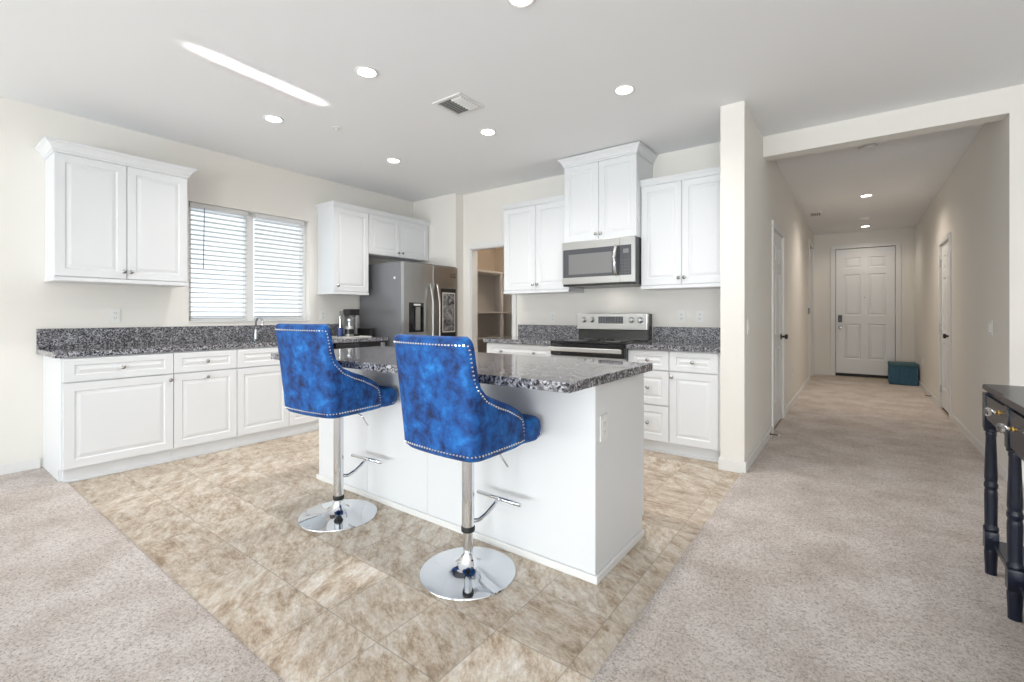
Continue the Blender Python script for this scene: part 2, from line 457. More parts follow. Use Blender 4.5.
# passage beyond the last opening on the left
b = nb(); box(b, -1.5, 9.4, 0, -1.4, 10.95, H); box(b, -1.4, 9.4, 0, KR, 9.45, H)
struct('wall_side_passage', b, M['wall'])
b = nb(); box(b, -2.35, 6.3, 0, -2.2, HF, H); box(b, XR, 4.78, 0, XR+WT, HF, H)
struct('wall_outer', b, M['wall'])  # unseen walls added to keep sky light out behind the doors
# right wall and the wall behind the camera with big glazed openings
b = nb(); box(b, XR, YF-WT, 0, XR+WT, 4.63, H); struct('wall_right', b, M['wall'])
b = nb()
ops = [(-4.5, -0.9, 0.02, 2.25), (0.2, 2.6, 0.3, 2.3)]
xs = [WL] + [q for o_ in ops for q in o_[:2]] + [XR]
for i in range(0, len(xs), 2): box(b, xs[i], YF-WT, 0, xs[i+1], YF, H)
for x0, x1, z0, z1 in ops: box(b, x0, YF-WT, z1, x1, YF, H); box(b, x0, YF-WT, 0, x1, YF, z0)
struct('wall_front', b, M['wall'])
for k, (x0, x1, z0, z1) in enumerate(ops):
    w = sthing(f'window_{k+2}', ((x0+x1)/2, YF-0.08, z0))
    b = nb(); t = 0.06
    box(b, x0, YF-0.11, z0, x1, YF-0.05, z0+t); box(b, x0, YF-0.11, z1-t, x1, YF-0.05, z1)
    xm = (x0+x1)/2
    for xa in (x0, xm-t/2, x1-t): box(b, xa, YF-0.11, z0+t, xa+t, YF-0.05, z1-t)
    part('window_frame', b, M['vinyl'], w)
    for xa, xb in ((x0+t, xm-t/2), (xm+t/2, x1-t)):
        b = nb(); box(b, xa, YF-0.085, z0+t, xb, YF-0.08, z1-t); part('pane', b, M['glass'], w)

# baseboards
def bb(name, segs, h=0.085, t=0.013):
    bm = nb()
    for (x0, y0, x1, y1, nx, ny) in segs:   # wall line, normal
        if nx: X = [x0, x0+nx*t]; box(bm, min(X), y0, 0.0, max(X), y1, h, 0.003)
        else: Y_ = [y0, y0+ny*t]; box(bm, x0, min(Y_), 0.0, x1, max(Y_), h, 0.003)
    return struct(name, bm, M['trim'])
CW = 0.058
bb('baseboard_left', [(WL, YF, WL, 0.70, 1, 0)])
bb('baseboard_hall_left', [(HL, 3.765, HL, DLY0-CW, 1, 0), (HL, DLY1+CW, HL, LY0-CW, 1, 0)])
bb('baseboard_column', [(KR-0.013, 3.765, HL+0.013, 3.765, 0, -1), (KR, 3.765, KR, 3.90, -1, 0)])
bb('baseboard_hall_right', [(HR, 4.63, HR, DRY0-CW, -1, 0), (HR, DRY1+CW, HR, HF, -1, 0)])
bb('baseboard_hall_end', [(HL, HF, EX0-CW-0.03, HF, 0, -1), (EX1+CW+0.03, HF, HR, HF, 0, -1)])
bb('baseboard_back', [(HR-0.013, 4.63, XR, 4.63, 0, -1)])
bb('baseboard_right', [(XR, YF, XR, 4.62, -1, 0)])

# ------------------------------------------------------------------ kitchen window
w = sthing('window_1', (WL, (WY0+WY1)/2, WZ0))
fx0, fx1 = WL-0.14, WL-0.075
b = nb(); t = 0.045
box(b, fx0, WY0, WZ0, fx1, WY1, WZ0+t, 0.003); box(b, fx0, WY0, WZ1-t, fx1, WY1, WZ1, 0.003)
YM = 2.245
for ya, yb in ((WY0, WY0+t), (YM-0.04, YM+0.04), (WY1-t, WY1)): box(b, fx0, ya, WZ0+t, fx1+0.0, yb, WZ1-t, 0.003)
part('window_frame', b, M['vinyl'], w)
b = nb(); box(b, WL-0.14, WY0+0.001, WZ0+0.0005, WL+0.012, WY1-0.001, WZ0+0.014, 0.002)
part('window_sill', b, M['trim'], w)
for ya, yb in ((WY0+t, YM-0.04), (YM+0.04, WY1-t)):
    b = nb(); box(b, WL-0.118, ya, WZ0+t, WL-0.114, yb, WZ1-t); part('pane', b, M['glass'], w)
# blinds
for k, (ya, yb, ang, lab) in enumerate(((WY0+0.02, YM-0.035, 9, 'white horizontal blind in the left half of the kitchen window'),
                                        (YM+0.035, WY1-0.05, 14, 'white horizontal blind in the right half of the kitchen window'))):
    bt = thing('window_blind', lab, 'blind', (WL-0.045, (ya+yb)/2, WZ0+0.02), 'blinds in the kitchen window')
    xc = WL-0.045
    b = nb(); box(b, xc-0.025, ya, WZ1-0.05, xc+0.025, yb, WZ1-0.002, 0.003); part('headrail', b, M['blind'], bt)
    b = nb(); z = WZ0+0.055
    while z < WZ1-0.065:
        a = math.radians(ang); hw = 0.0215; ca, sa = math.cos(a)*hw, math.sin(a)*hw
        th = 0.002
        nx, nz = -math.sin(a)*th, math.cos(a)*th
        ring = [(xc-ca, z-sa), (xc, z+0.0025*1), (xc+ca, z+sa)]
        pts = [(p[0]-nx, p[1]-nz) for p in ring] + [(p[0]+nx, p[1]+nz) for p in ring[::-1]]
        loops(b, [[(p[0], ya+0.004, p[1]) for p in pts], [(p[0], yb-0.004, p[1]) for p in pts]])
        z += 0.0455
    part('slats', b, M['blind'], bt)
    b = nb(); box(b, xc-0.022, ya+0.004, WZ0+0.016, xc+0.022, yb-0.004, WZ0+0.034, 0.003); part('bottom_rail', b, M['blind'], bt)
    b = nb()
    for q in (0.12, 0.88):
        yy = ya+(yb-ya)*q; tube(b, [(xc+0.018, yy, WZ1-0.05), (xc+0.018, yy, WZ0+0.03)], 0.0012, 6)
    part('ladder_cord', b, M['blind'], bt)
    if k == 0:
        b = nb(); tube(b, [(xc+0.03, 1.81, WZ1-0.04), (xc+0.032, 1.80, WZ1-0.62)], 0.0035, 8); part('tilt_wand', b, mat('wand_blue_grey', (0.16, 0.19, 0.33), 0.3), bt)

# ------------------------------------------------------------------ interior doors
DPROF = [(0.012, -0.010), (0.022, -0.010), (0.05, -0.003)]
def six_rects(W, Hh):
    s = 0.115*W/0.8; mw = 0.10*W/0.8
    xa, xb, xc_, xd = s, (W-mw)/2, (W+mw)/2, W-s
    rows = [(0.115*Hh, 0.40*Hh), (0.465*Hh, 0.795*Hh), (0.845*Hh, 0.93*Hh)]
    return [(p, r0, q, r1) for p, q in ((xa, xb), (xc_, xd)) for r0, r1 in rows]
def casing(bm, kind, x, y, W, Hh, cw=CW, t=0.016):
    f = F(kind, x, y, 0)
    def bx(u0, v0, u1, v1):
        p, q = f(u0, v0, 0), f(u1, v1, t); box(bm, *[min(a, c) for a, c in zip(p, q)], *[max(a, c) for a, c in zip(p, q)], 0.004)
    bx(-cw, 0, 0, Hh); bx(W, 0, W+cw, Hh); bx(-cw, Hh, W+cw, Hh+cw)
def knobset(parent, kind, x, y, z, material, name='door_knob'):
    ax = 'x' if 'x' in kind else 'y'; sg = 1 if '+' in kind else -1
    bm = nb(); lathe(bm, [(0.0, 0), (0.032, 0), (0.032, 0.008), (0.012, 0.012), (0.011, 0.035), (0.024, 0.042), (0.028, 0.055), (0.024, 0.067), (0.0, 0.07)], (x, y, z), ax, 20, sg)
    return part(name, bm, material, parent, True)

# entrance door (far end)
d = sthing('door_1', ((EX0+EX1)/2, HF+0.03, 0))
W = EX1-EX0
b = nb(); panel_slab(b, F('-y', EX0+0.008, HF+0.055, 0.055), W-0.016, EH-0.065, 0.042, six_rects(W-0.016, EH-0.065), DPROF); part('door_leaf', b, M['door'], d)
b = nb(); casing(b, '-y', EX0, HF, W, EH, 0.075); part('door_casing', b, M['trim'], d)
b = nb(); box(b, EX0, HF+0.001, 0.001, EX1, HF+0.1, 0.05, 0.004); part('threshold', b, M['rubber'], d)
knobset(d, '-y', EX0+0.075, HF+0.013, 0.93, M['knob'])
b = nb(); box(b, EX0+0.045, HF-0.015, 1.03, EX0+0.105, HF+0.013, 1.17, 0.008); part('keypad_lock', b, M['black'], d)
b = nb(); lathe(b, [(0, 0), (0.01, 0), (0.01, 0.006), (0, 0.007)], ((EX0+EX1)/2, HF+0.013, 1.50), 'y', 12, -1); part('peephole', b, M['knob'], d)
b = nb(); box(b, EX0+0.0005, HF+0.098, 0.051, EX1-0.0005, HF+0.149, EH-0.0005); box(b, EX0+0.0005, HF+0.056, 0.051, EX0+0.012, HF+0.0975, EH-0.0005); box(b, EX1-0.012, HF+0.056, 0.051, EX1-0.0005, HF+0.0975, EH-0.0005); box(b, EX0+0.012, HF+0.056, EH-0.012, EX1-0.012, HF+0.0975, EH-0.0005); part('door_jamb', b, M['rubber'], d)  # added plate and strips behind the leaf to stop outside light leaking in
for z in (0.3, 1.25, 2.2):
    b = nb(); box(b, EX1-0.006, HF-0.002, z-0.045, EX1+0.004, HF+0.014, z+0.045); part('hinge', b, M['knob'], d)
# left hall door
d = sthing('door_2', (HL-0.03, (DLY0+DLY1)/2, 0))
W = DLY1-DLY0
b = nb(); panel_slab(b, F('+x', HL-0.045, DLY0+0.005, 0.02), W-0.01, DH-0.025, 0.035, six_rects(W-0.01, DH-0.025), DPROF); part('door_leaf', b, M['door'], d)
b = nb(); casing(b, '+x', HL, DLY0, W, DH); part('door_casing', b, M['trim'], d)
knobset(d, '+x', HL-0.010, DLY1-0.07, 0.93, M['bronze'])
# right hall door
d = sthing('door_3', (HR+0.03, (DRY0+DRY1)/2, 0))
W = DRY1-DRY0
b = nb(); panel_slab(b, F('-x', HR+0.047, DRY0+0.005, 0.03), W-0.01, DH-0.035, 0.035, six_rects(W-0.01, DH-0.035), DPROF); part('door_leaf', b, M['door'], d)
b = nb(); casing(b, '-x', HR, DRY0, W, DH); part('door_casing', b, M['trim'], d)
b = nb(); box(b, HR+0.02, DRY0, 0.001, HR+0.1, DRY1, 0.028); part('threshold', b, M['rubber'], d)
knobset(d, '-x', HR+0.012, DRY0+0.07, 0.93, M['bronze'])
b = nb(); lathe(b, [(0, 0), (0.028, 0), (0.026, 0.012), (0, 0.014)], (HR+0.012, DRY0+0.07, 1.08), 'x', 16, -1); part('deadbolt', b, M['bronze'], d)
for z in (0.25, 1.02, 1.82):
    b = nb(); box(b, HR-0.004, DRY1-0.012, z-0.045, HR+0.0115, DRY1+0.002, z+0.045); part('hinge', b, M['knob'], d)
# last opening on the left: cased passage
b = nb(); casing(b, '+x', HL, LY0, LY1-LY0, LH, 0.07); box(b, KR, LY0, 0, HL, LY0+0.015, LH); box(b, KR, LY1-0.015, 0, HL, LY1, LH)
struct('trim_2', b, M['trim'])
# pantry casing
b = nb(); casing(b, '-y', PX0, WB, PX1-PX0, PH)
box(b, PX0, WB, 0, PX0+0.012, 4.64, PH); box(b, PX1-0.012, WB, 0, PX1, 4.64, PH); box(b, PX0, WB, PH-0.012, PX1, 4.64, PH)
struct('trim_3', b, M['trim'])
# pantry shelf unit
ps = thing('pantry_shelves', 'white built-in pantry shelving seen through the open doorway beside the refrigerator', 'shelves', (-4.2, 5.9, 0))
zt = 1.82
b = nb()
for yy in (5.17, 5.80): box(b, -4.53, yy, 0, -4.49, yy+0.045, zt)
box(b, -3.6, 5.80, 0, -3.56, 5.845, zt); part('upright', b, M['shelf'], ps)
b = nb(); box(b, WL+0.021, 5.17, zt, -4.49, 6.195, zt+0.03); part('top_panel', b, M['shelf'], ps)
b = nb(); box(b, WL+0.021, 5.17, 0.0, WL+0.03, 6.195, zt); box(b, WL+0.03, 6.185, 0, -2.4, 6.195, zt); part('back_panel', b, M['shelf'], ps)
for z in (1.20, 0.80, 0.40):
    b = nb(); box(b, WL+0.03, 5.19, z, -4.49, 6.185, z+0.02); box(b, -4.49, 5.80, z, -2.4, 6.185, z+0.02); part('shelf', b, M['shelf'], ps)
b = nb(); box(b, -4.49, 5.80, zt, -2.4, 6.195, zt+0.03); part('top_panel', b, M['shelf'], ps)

# ------------------------------------------------------------------ cabinets
def cab_knob(parent, kind, x, y, z):
    ax = 'x' if 'x' in kind else 'y'; sg = 1 if '+' in kind else -1
    bm = nb(); lathe(bm, [(0, 0), (0.009, 0), (0.006, 0.006), (0.006, 0.014), (0.0145, 0.019), (0.0155, 0.024), (0.011, 0.029), (0, 0.031)], (x, y, z), ax, 14, sg)
    part('knob', bm, M['knob'], parent, True)

def front(parent, kind, plane, a0, a1, z0, z1, name, knob=None, gap=0.0025, t=0.019, fr=0.055):
    W, Hh = a1-a0-2*gap, z1-z0-2*gap
    bm = nb()
    f = F(kind, plane, a0+gap, z0+gap) if 'x' in kind else F(kind, a0+gap, plane, z0+gap)
    m = min(fr, Hh*0.27)
    panel_slab(bm, f, W, Hh, t, [(min(fr, m+0.012), m, W-min(fr, m+0.012), Hh-m)])
    o = part(name, bm, M['cab'], parent)
    for k in (knob or []):
        p = f(k[0]*W if k[0] <= 1 else k[0], k[1]*Hh if abs(k[1]) <= 1 else k[1], t)
        cab_knob(o, kind, *p)
    return o

def crown(parent, kind, x0, y0, x1, y1, z, rl, rr, h=0.11, out=0.06):
    """footprint x0..x1,y0..y1; for '+x' the front is x1, for '-y' the front is y0; rl/rr: returns on the low/high side"""
    prof = [(0.0, 0), (0.10, 0.0), (0.10, 0.18), (0.27, 0.25), (0.33, 0.41), (0.67, 0.71), (0.87, 0.80), (0.87, 0.87), (1.0, 0.91), (1.0, 1.0)]
    prof = [(a*out, c*h) for a, c in prof]
    rings = []
    for o_, dz in prof:
        if kind == '+x': r = [(x0, y0-o_*rl), (x1+o_, y0-o_*rl), (x1+o_, y1+o_*rr), (x0, y1+o_*rr)]
        else: r = [(x0-o_*rl, y1), (x0-o_*rl, y0-o_), (x1+o_*rr, y0-o_), (x1+o_*rr, y1)]
        rings.append([(p[0], p[1], z+dz) for p in r])
    bm = nb(); loops(bm, rings)
    return part('crown_moulding', bm, M['cab'], parent)

FU = WL+0.33   # front plane of the left wall cabinets (door faces)
# upper cabinet 1
def upper_left(label, y0, y1, z0, z1, doors, rl, rr, rail=True, h=0.055, out=0.028):
    t = thing('wall_cabinet', label, 'cabinet', (WL, (y0+y1)/2, z0), 'white kitchen wall cabinets')
    b = nb(); box(b, WL+0.001, y0, z0+(0.03 if rail else 0), FU-0.0195, y1, z1, 0.001, 1); part('body', b, M['cab'], t)
    if rail:
        b = nb(); box(b, WL+0.001, y0-0.004*rl, z0, FU+0.006, y1+0.004*rr, z0+0.03, 0.004); part('bottom_rail', b, M['cab'], t)
    for a0, a1, kn in doors: front(t, '+x', FU-0.019, a0, a1, z0+(0.034 if rail else 0.004), z1, 'door', kn)
    crown(t, '+x', WL+0.001, y0, FU, y1, z1, rl, rr, h, out)
    return t
upper_left('white two-door wall cabinet left of the kitchen window', 0.724, 1.555, 1.42, 2.35, [(0.724, 1.14, [(0.95, 0.06)]), (1.14, 1.555, [(0.05, 0.06)])], 1, 1, True, 0.083, 0.055)
upper_left('tall single-door white wall cabinet between the window and the refrigerator', 2.957, 3.412, 1.405, 2.375, [(2.957, 3.412, [(0.09, 0.06)])], 1, 0)
upper_left('short two-door white wall cabinet above the refrigerator', 3.4125, 4.388, 1.90, 2.375, [(3.415, 3.884, [(0.93, 0.10)]), (3.884, 4.36, [(0.07, 0.10)])], 0, 0, rail=False)

def upper_back(label, x0, x1, z0, z1, fy, doors, rl, rr, rail=True, h=0.055, out=0.028):
    t = thing('wall_cabinet', label, 'cabinet', ((x0+x1)/2, WB, z0), 'white kitchen wall cabinets')
    b = nb(); box(b, x0, fy+0.0195, z0+(0.03 if rail else 0), x1, WB-0.001, z1, 0.001, 1); part('body', b, M['cab'], t)
    if rail:
        b = nb(); box(b, x0-0.004*rl, fy-0.006, z0, x1, WB-0.001, z0+0.03, 0.004); part('bottom_rail', b, M['cab'], t)
    for a0, a1, kn in doors: front(t, '-y', fy+0.019, a0, a1, z0+(0.034 if rail else 0.004), z1, 'door', kn)
    crown(t, '-y', x0, fy, x1, WB-0.001, z1, rl, rr, h, out)
    return t
upper_back('white two-door wall cabinet left of the microwave, beside the pantry doorway', -3.222, -2.374, 1.41, 2.365, 4.2,
           [(-3.222, -2.791, [(0.94, 0.06)]), (-2.791, -2.374, [(0.06, 0.06)])], 1, 0)
upper_back('raised deeper white two-door wall cabinet directly above the microwave', -2.3725, -1.612, 1.895, 2.655, 4.10,
           [(-2.3725, -1.992, [(0.94, 0.07)]), (-1.992, -1.612, [(0.06, 0.07)])], 1, 1, rail=False, h=0.085, out=0.05)
upper_back('white two-door wall cabinet right of the microwave, beside the column', -1.6105, -0.821, 1.41, 2.365, 4.2,
           [(-1.606, -1.235, [(0.94, 0.06)]), (-1.235, -0.85, [(0.06, 0.06)])], 0, 0)

# base cabinets, left wall
BX = WL+0.59   # box front
TOE = 0.10
def base_left(label, y0, y1, fronts, side=False, top=0.874):
    t = thing('base_cabinet', label, 'cabinet', (WL+0.3, (y0+y1)/2, 0), 'white kitchen base cabinets')
    b = nb(); box(b, WL+0.001, y0, TOE, BX, y1, top, 0.001, 1)
    if top < 0.8:
        box(b, BX-0.02, y0, top, BX, y1, 0.874); box(b, WL+0.001, y0, top, BX-0.02, y0+0.018, 0.874); box(b, WL+0.001, y1-0.018, top, BX-0.02, y1, 0.874)
    if side: box(b, WL+0.001, y0, 0.014, BX-0.06, y0+0.018, TOE+0.001)
    part('body', b, M['cab'], t)
    b = nb(); box(b, WL+0.01, y0+(0.018 if side else 0), 0.0, BX-0.025, y1, TOE); box(b, BX-0.026, y0+(0.018 if side else 0), 0.0, BX-0.012, y1, 0.018, 0.004); part('toe_kick', b, M['cab'], t)
    for (kind, a0, a1, z0, z1, kn) in fronts: front(t, '+x', BX+0.0005, a0, a1, z0, z1, kind, kn)
    return t
y_ = [0.725, 1.366, 1.837, 2.303, 2.768]
base_left('widest white base cabinet with one drawer over one door, by the carpet edge', 0.715, 1.3655,
          [('drawer', y_[0], y_[1], 0.705, 0.868, [(0.5, 0.5)]), ('door', y_[0], y_[1], 0.105, 0.70, [(0.965, 0.93)])], True)
base_left('narrower white base cabinet left of the sink with a knob centred atop its door', 1.3665, 1.8365,
          [('drawer', y_[1], y_[2], 0.705, 0.868, [(0.5, 0.5)]), ('door', y_[1], y_[2], 0.105, 0.70, [(0.5, 0.93)])])
base_left('white two-door sink base cabinet under the kitchen window, partly behind a blue stool', 1.8375, 2.7675,
          [('false_front', y_[2], y_[3], 0.705, 0.868, None), ('door', y_[2], y_[3], 0.105, 0.70, [(0.93, 0.93)]),
           ('false_front', y_[3], y_[4], 0.705, 0.868, None), ('door', y_[3], y_[4], 0.105, 0.70, [(0.07, 0.93)])], top=0.69)

# dishwasher
dw = thing('dishwasher', 'black dishwasher under the counter next to the refrigerator', 'dishwasher', (WL+0.3, 3.1, 0))
b = nb(); box(b, WL+0.03, 2.80, 0.02, BX, 3.42, 0.87); part('body', b, M['black'], dw)
b = nb(); box(b, BX+0.0005, 2.802, 0.11, BX+0.03, 3.418, 0.77, 0.004); part('door', b, M['steel_dark'], dw)
b = nb(); box(b, BX+0.0005, 2.802, 0.775, BX+0.03, 3.418, 0.868, 0.004); part('control_panel', b, M['blackglass'], dw)
b = nb(); box(b, BX+0.031, 3.36, 0.79, BX+0.045, 3.41, 0.86, 0.003); part('latch', b, M['steel'], dw)

# granite counter left (L end, hole for the sink)
CF = WL+0.612; CT0, CT1 = 0.875, 0.915
SX0, SX1, SY0, SY1 = WL+0.13, WL+0.53, 1.95, 2.68
b = nb()
ya, yb = 0.678, 3.47
box(b, WL+0.001, ya, CT0, CF, SY0, CT1, 0.004); box(b, WL+0.001, SY1, CT0, CF, yb, CT1, 0.004)
box(b, WL+0.001, SY0-0.005, CT0+0.0003, SX0, SY1+0.005, CT1-0.0003); box(b, SX1, SY0-0.005, CT0+0.0003, CF, SY1+0.005, CT1-0.0003)
ct = part('countertop', b, M['granite'], None); origin(ct)
ct['label'] = 'long dark speckled granite countertop with sink cut-out under the window'; ct['category'] = 'countertop'
b = nb(); box(b, WL+0.001, ya, CT1, WL+0.022, yb, CT1+0.15, 0.002)
part('backsplash', b, M['granite_splash'], ct)
# sink (stainless, undermount)
sk = thing('kitchen_sink', 'undermounted stainless steel sink in the counter below the window', 'sink', ((SX0+SX1)/2, (SY0+SY1)/2, 0.70))
b = nb()
R = loops(b, [[(SX0, SY0, 0.874), (SX1, SY0, 0.874), (SX1, SY1, 0.874), (SX0, SY1, 0.874)],
              [(SX0+0.01, SY0+0.01, 0.72), (SX1-0.01, SY0+0.01, 0.72), (SX1-0.01, SY1-0.01, 0.72), (SX0+0.01, SY1-0.01, 0.72)],
              [(SX0+0.03, SY0+0.03, 0.705), (SX1-0.03, SY0+0.03, 0.705), (SX1-0.03, SY1-0.03, 0.705), (SX0+0.03, SY1-0.03, 0.705)]], cap0=False)
part('basin', b, M['steel'], sk)
b = nb(); lathe(b, [(0, 0), (0.045, 0), (0.04, 0.003), (0, 0.002)], ((SX0+SX1)/2, (SY0+SY1)/2, 0.706)); part('drain', b, M['chrome'], sk)
# faucet
fa = thing('kitchen_faucet', 'chrome gooseneck kitchen faucet behind the sink', 'faucet', (WL+0.085, 2.235, CT1))
fxx, fyy = WL+0.085, 2.235
b = nb(); lathe(b, [(0, 0), (0.028, 0), (0.028, 0.01), (0.017, 0.02), (0.016, 0.10), (0.013, 0.11), (0, 0.112)], (fxx, fyy, CT1)); part('base', b, M['chrome'], fa, True)
b = nb(); pts = [(fxx, fyy, CT1+0.1)]
for k in range(11):
    a = PI - k*PI/10*1.0; pts.append((fxx+0.07+0.07*math.cos(a), fyy, CT1+0.165+0.065*math.sin(a)))
pts.append((fxx+0.14, fyy, CT1+0.11)); tube(b, pts, 0.011, 12); part('spout', b, M['chrome'], fa, 'all')
b = nb(); tube(b, [(fxx, fyy+0.01, CT1+0.08), (fxx, fyy+0.05, CT1+0.10), (fxx, fyy+0.08, CT1+0.125)], [0.009, 0.007, 0.005], 10); part('lever', b, M['chrome'], fa, 'all')
b = nb(); lathe(b, [(0, 0), (0.02, 0), (0.02, 0.006), (0.011, 0.012), (0.011, 0.06), (0.016, 0.064), (0.014, 0.085), (0, 0.09)], (WL+0.085, 2.52, CT1+0.0005))
tube(b, [(WL+0.085, 2.52, CT1+0.08), (WL+0.10, 2.52, CT1+0.10), (WL+0.135, 2.52, CT1+0.092)], 0.006, 8)
single('soap_dispenser', b, M['chrome'], 'small chrome soap pump on the granite counter right of the faucet', 'soap dispenser', smooth=True)

# counter items by the fridge: tray, coffee machine, blue cup, frother jar
b = nb(); box(b, WL+0.13, 2.98, CT1+0.0005, WL+0.46, 3.36, CT1+0.012, 0.004)
single('serving_tray', b, M['tray'], 'pale flat tray on the counter beside the refrigerator, under the coffee things', 'tray')
TZ = CT1+0.0125
cm = thing('coffee_machine', 'tall black and steel coffee machine on the pale tray', 'coffee machine', (WL+0.24, 3.22, TZ))
b = nb(); box(b, WL+0.15, 3.14, TZ, WL+0.24, 3.27, TZ+0.29, 0.008); part('body', b, M['steel_dark'], cm)
b = nb(); box(b, WL+0.15, 3.275, TZ, WL+0.28, 3.295, TZ+0.31, 0.005); part('side_panel', b, M['steel'], cm)
b = nb(); box(b, WL+0.22, 3.14, TZ+0.24, WL+0.36, 3.27, TZ+0.31, 0.01); part('brew_head', b, M['black'], cm)
b = nb(); box(b, WL+0.20, 3.14, TZ, WL+0.36, 3.27, TZ+0.025, 0.005); part('drip_tray', b, M['black'], cm)
b = nb(); lathe(b, [(0, 0), (0.02, 0), (0.022, 0.015), (0.012, 0.02), (0, 0.02)], (WL+0.30, 3.20, TZ+0.215)); part('spout', b, M['chrome'], cm, True)
b = nb(); lathe(b, [(0, 0), (0.030, 0), (0.034, 0.07), (0.034, 0.10), (0.030, 0.10), (0.028, 0.01), (0, 0.01)], (WL+0.33, 3.03, TZ))
mg = single('mug', b, M['bluecup'], 'dark blue cup with a whisk standing in it, on the pale tray', 'mug', smooth=True)
b = nb(); tube(b, [(WL+0.325, 3.03, TZ+0.015), (WL+0.33, 3.032, TZ+0.20)], 0.006, 8)
lathe(b, [(0, 0), (0.013, 0.002), (0.017, 0.02), (0.013, 0.04), (0, 0.045)], (WL+0.33, 3.032, TZ+0.19))
single('milk_whisk', b, M['chrome'], 'chrome whisk with a round end standing in the dark blue cup', 'whisk', smooth=True)
jr = thing('glass_jar', 'squat jar with a dark band and silver lid in front of the coffee machine', 'jar', (WL+0.39, 3.20, CT1))
b = nb(); lathe(b, [(0, 0), (0.043, 0), (0.046, 0.01), (0.046, 0.10), (0.036, 0.12), (0, 0.12)], (WL+0.405, 3.10, TZ)); part('body', b, M['steel'], jr, True)
b = nb(); lathe(b, [(0, 0.03), (0.0475, 0.03), (0.0475, 0.085), (0, 0.085)], (WL+0.405, 3.10, TZ)); part('band', b, M['black'], jr, True)
b = nb(); lathe(b, [(0, 0.12), (0.015, 0.12), (0.012, 0.17), (0.024, 0.178), (0.024, 0.20), (0, 0.205)], (WL+0.405, 3.10, TZ)); part('lid', b, M['chrome'], jr, True)
b = nb(); box(b, WL+0.14, 3.375, CT1+0.0005, WL+0.40, 3.46, CT1+0.10, 0.02)
single('toaster', b, M['black'], 'low black toaster on the counter against the refrigerator side', 'toaster')

# ------------------------------------------------------------------ refrigerator
fr = thing('refrigerator', 'stainless side-by-side refrigerator with water dispenser, in the corner nook', 'refrigerator', (-4.55, 3.94, 0))
FX = -4.115; FY0, FY1, FZ = 3.50, 4.387, 1.775
b = nb(); box(b, WL+0.03, FY0, 0.02, FX-0.06, FY1, FZ-0.01, 0.006); part('cabinet_body', b, M['steel_side'], fr)
b = nb(); box(b, WL+0.03, FY0+0.01, FZ-0.01, FX-0.02, FY1-0.01, FZ+0.012, 0.004); part('hinge_cover', b, M['steel_side'], fr)
SP = 3.95
DY0, DY1, DZ0, DZ1 = 3.575, 3.80, 0.97, 1.315
def fdoor(y0, y1, hole=None):
    bm = nb()
    if not hole: box(bm, FX-0.055, y0, 0.06, FX, y1, FZ, 0.010, 3)
    else:
        a0, a1, c0, c1 = hole
        us = [y0, a0, a1, y1]; zs = [0.06, c0, c1, FZ]
        t_ = nb(); V = {}
        for x in (FX-0.055, FX):
            for u in us:
                for z in zs: V[x, u, z] = t_.verts.new((x, u, z))
        for i in range(3):
            for j in range(3):
                if i == 1 and j == 1:
                    continue
                for x in (FX-0.055, FX): t_.faces.new([V[x, us[i], zs[j]], V[x, us[i+1], zs[j]], V[x, us[i+1], zs[j+1]], V[x, us[i], zs[j+1]]])
        A, B_ = FX-0.055, FX
        for i in range(3):
            for z in (zs[0], zs[3]): t_.faces.new([V[A, us[i], z], V[A, us[i+1], z], V[B_, us[i+1], z], V[B_, us[i], z]])
            for u in (us[0], us[3]): t_.faces.new([V[A, u, zs[i]], V[A, u, zs[i+1]], V[B_, u, zs[i+1]], V[B_, u, zs[i]]])
        for z in (c0, c1): t_.faces.new([V[A, a0, z], V[A, a1, z], V[B_, a1, z], V[B_, a0, z]])
        for u in (a0, a1): t_.faces.new([V[A, u, c0], V[A, u, c1], V[B_, u, c1], V[B_, u, c0]])
        merge(bm, t_)
    return bm
dl = part('freezer_door', fdoor(FY0, SP-0.003, (DY0, DY1, DZ0, DZ1)), M['steel'], fr)  # lighter steel than the other door: its light reflection put into the colour
dr = part('fridge_door', fdoor(SP+0.003, FY1), M['steel_dark'], fr)
for dd, yy in ((dl, SP-0.055), (dr, SP+0.055)):
    b = nb()
    pts = []
    for k in range(15):
        s = k/14; z = 0.50+s*1.05; bow = math.sin(PI*s)
        pts.append((FX+0.012+0.052*min(1, bow*1.6), yy, z))
    tube(b, pts, 0.0125, 10); part('handle', b, M['steel'], dd, 'all')
b = nb(); box(b, FX-0.054, DY0, DZ0, FX-0.05, DY1, DZ1); box(b, FX-0.05, DY0, DZ0, FX+0.002, DY0+0.012, DZ1); box(b, FX-0.05, DY1-0.012, DZ0, FX+0.002, DY1, DZ1)
box(b, FX-0.05, DY0, DZ0, FX+0.002, DY1, DZ0+0.012); box(b, FX-0.05, DY0+0.012, DZ1-0.05, FX+0.002, DY1-0.012, DZ1)
dp = part('dispenser', b, M['blackglass'], dl)
b = nb(); box(b, FX-0.045, (DY0+DY1)/2+0.01, DZ0+0.02, FX-0.02, DY1-0.03, DZ1-0.05, 0.004); part('dispenser_paddle', b, M['steel'], dl)
b = nb(); box(b, FX+0.0025, DY0+0.07, DZ1-0.035, FX+0.004, DY1-0.05, DZ1-0.015); part('dispenser_display', b, M['paper'], dl)
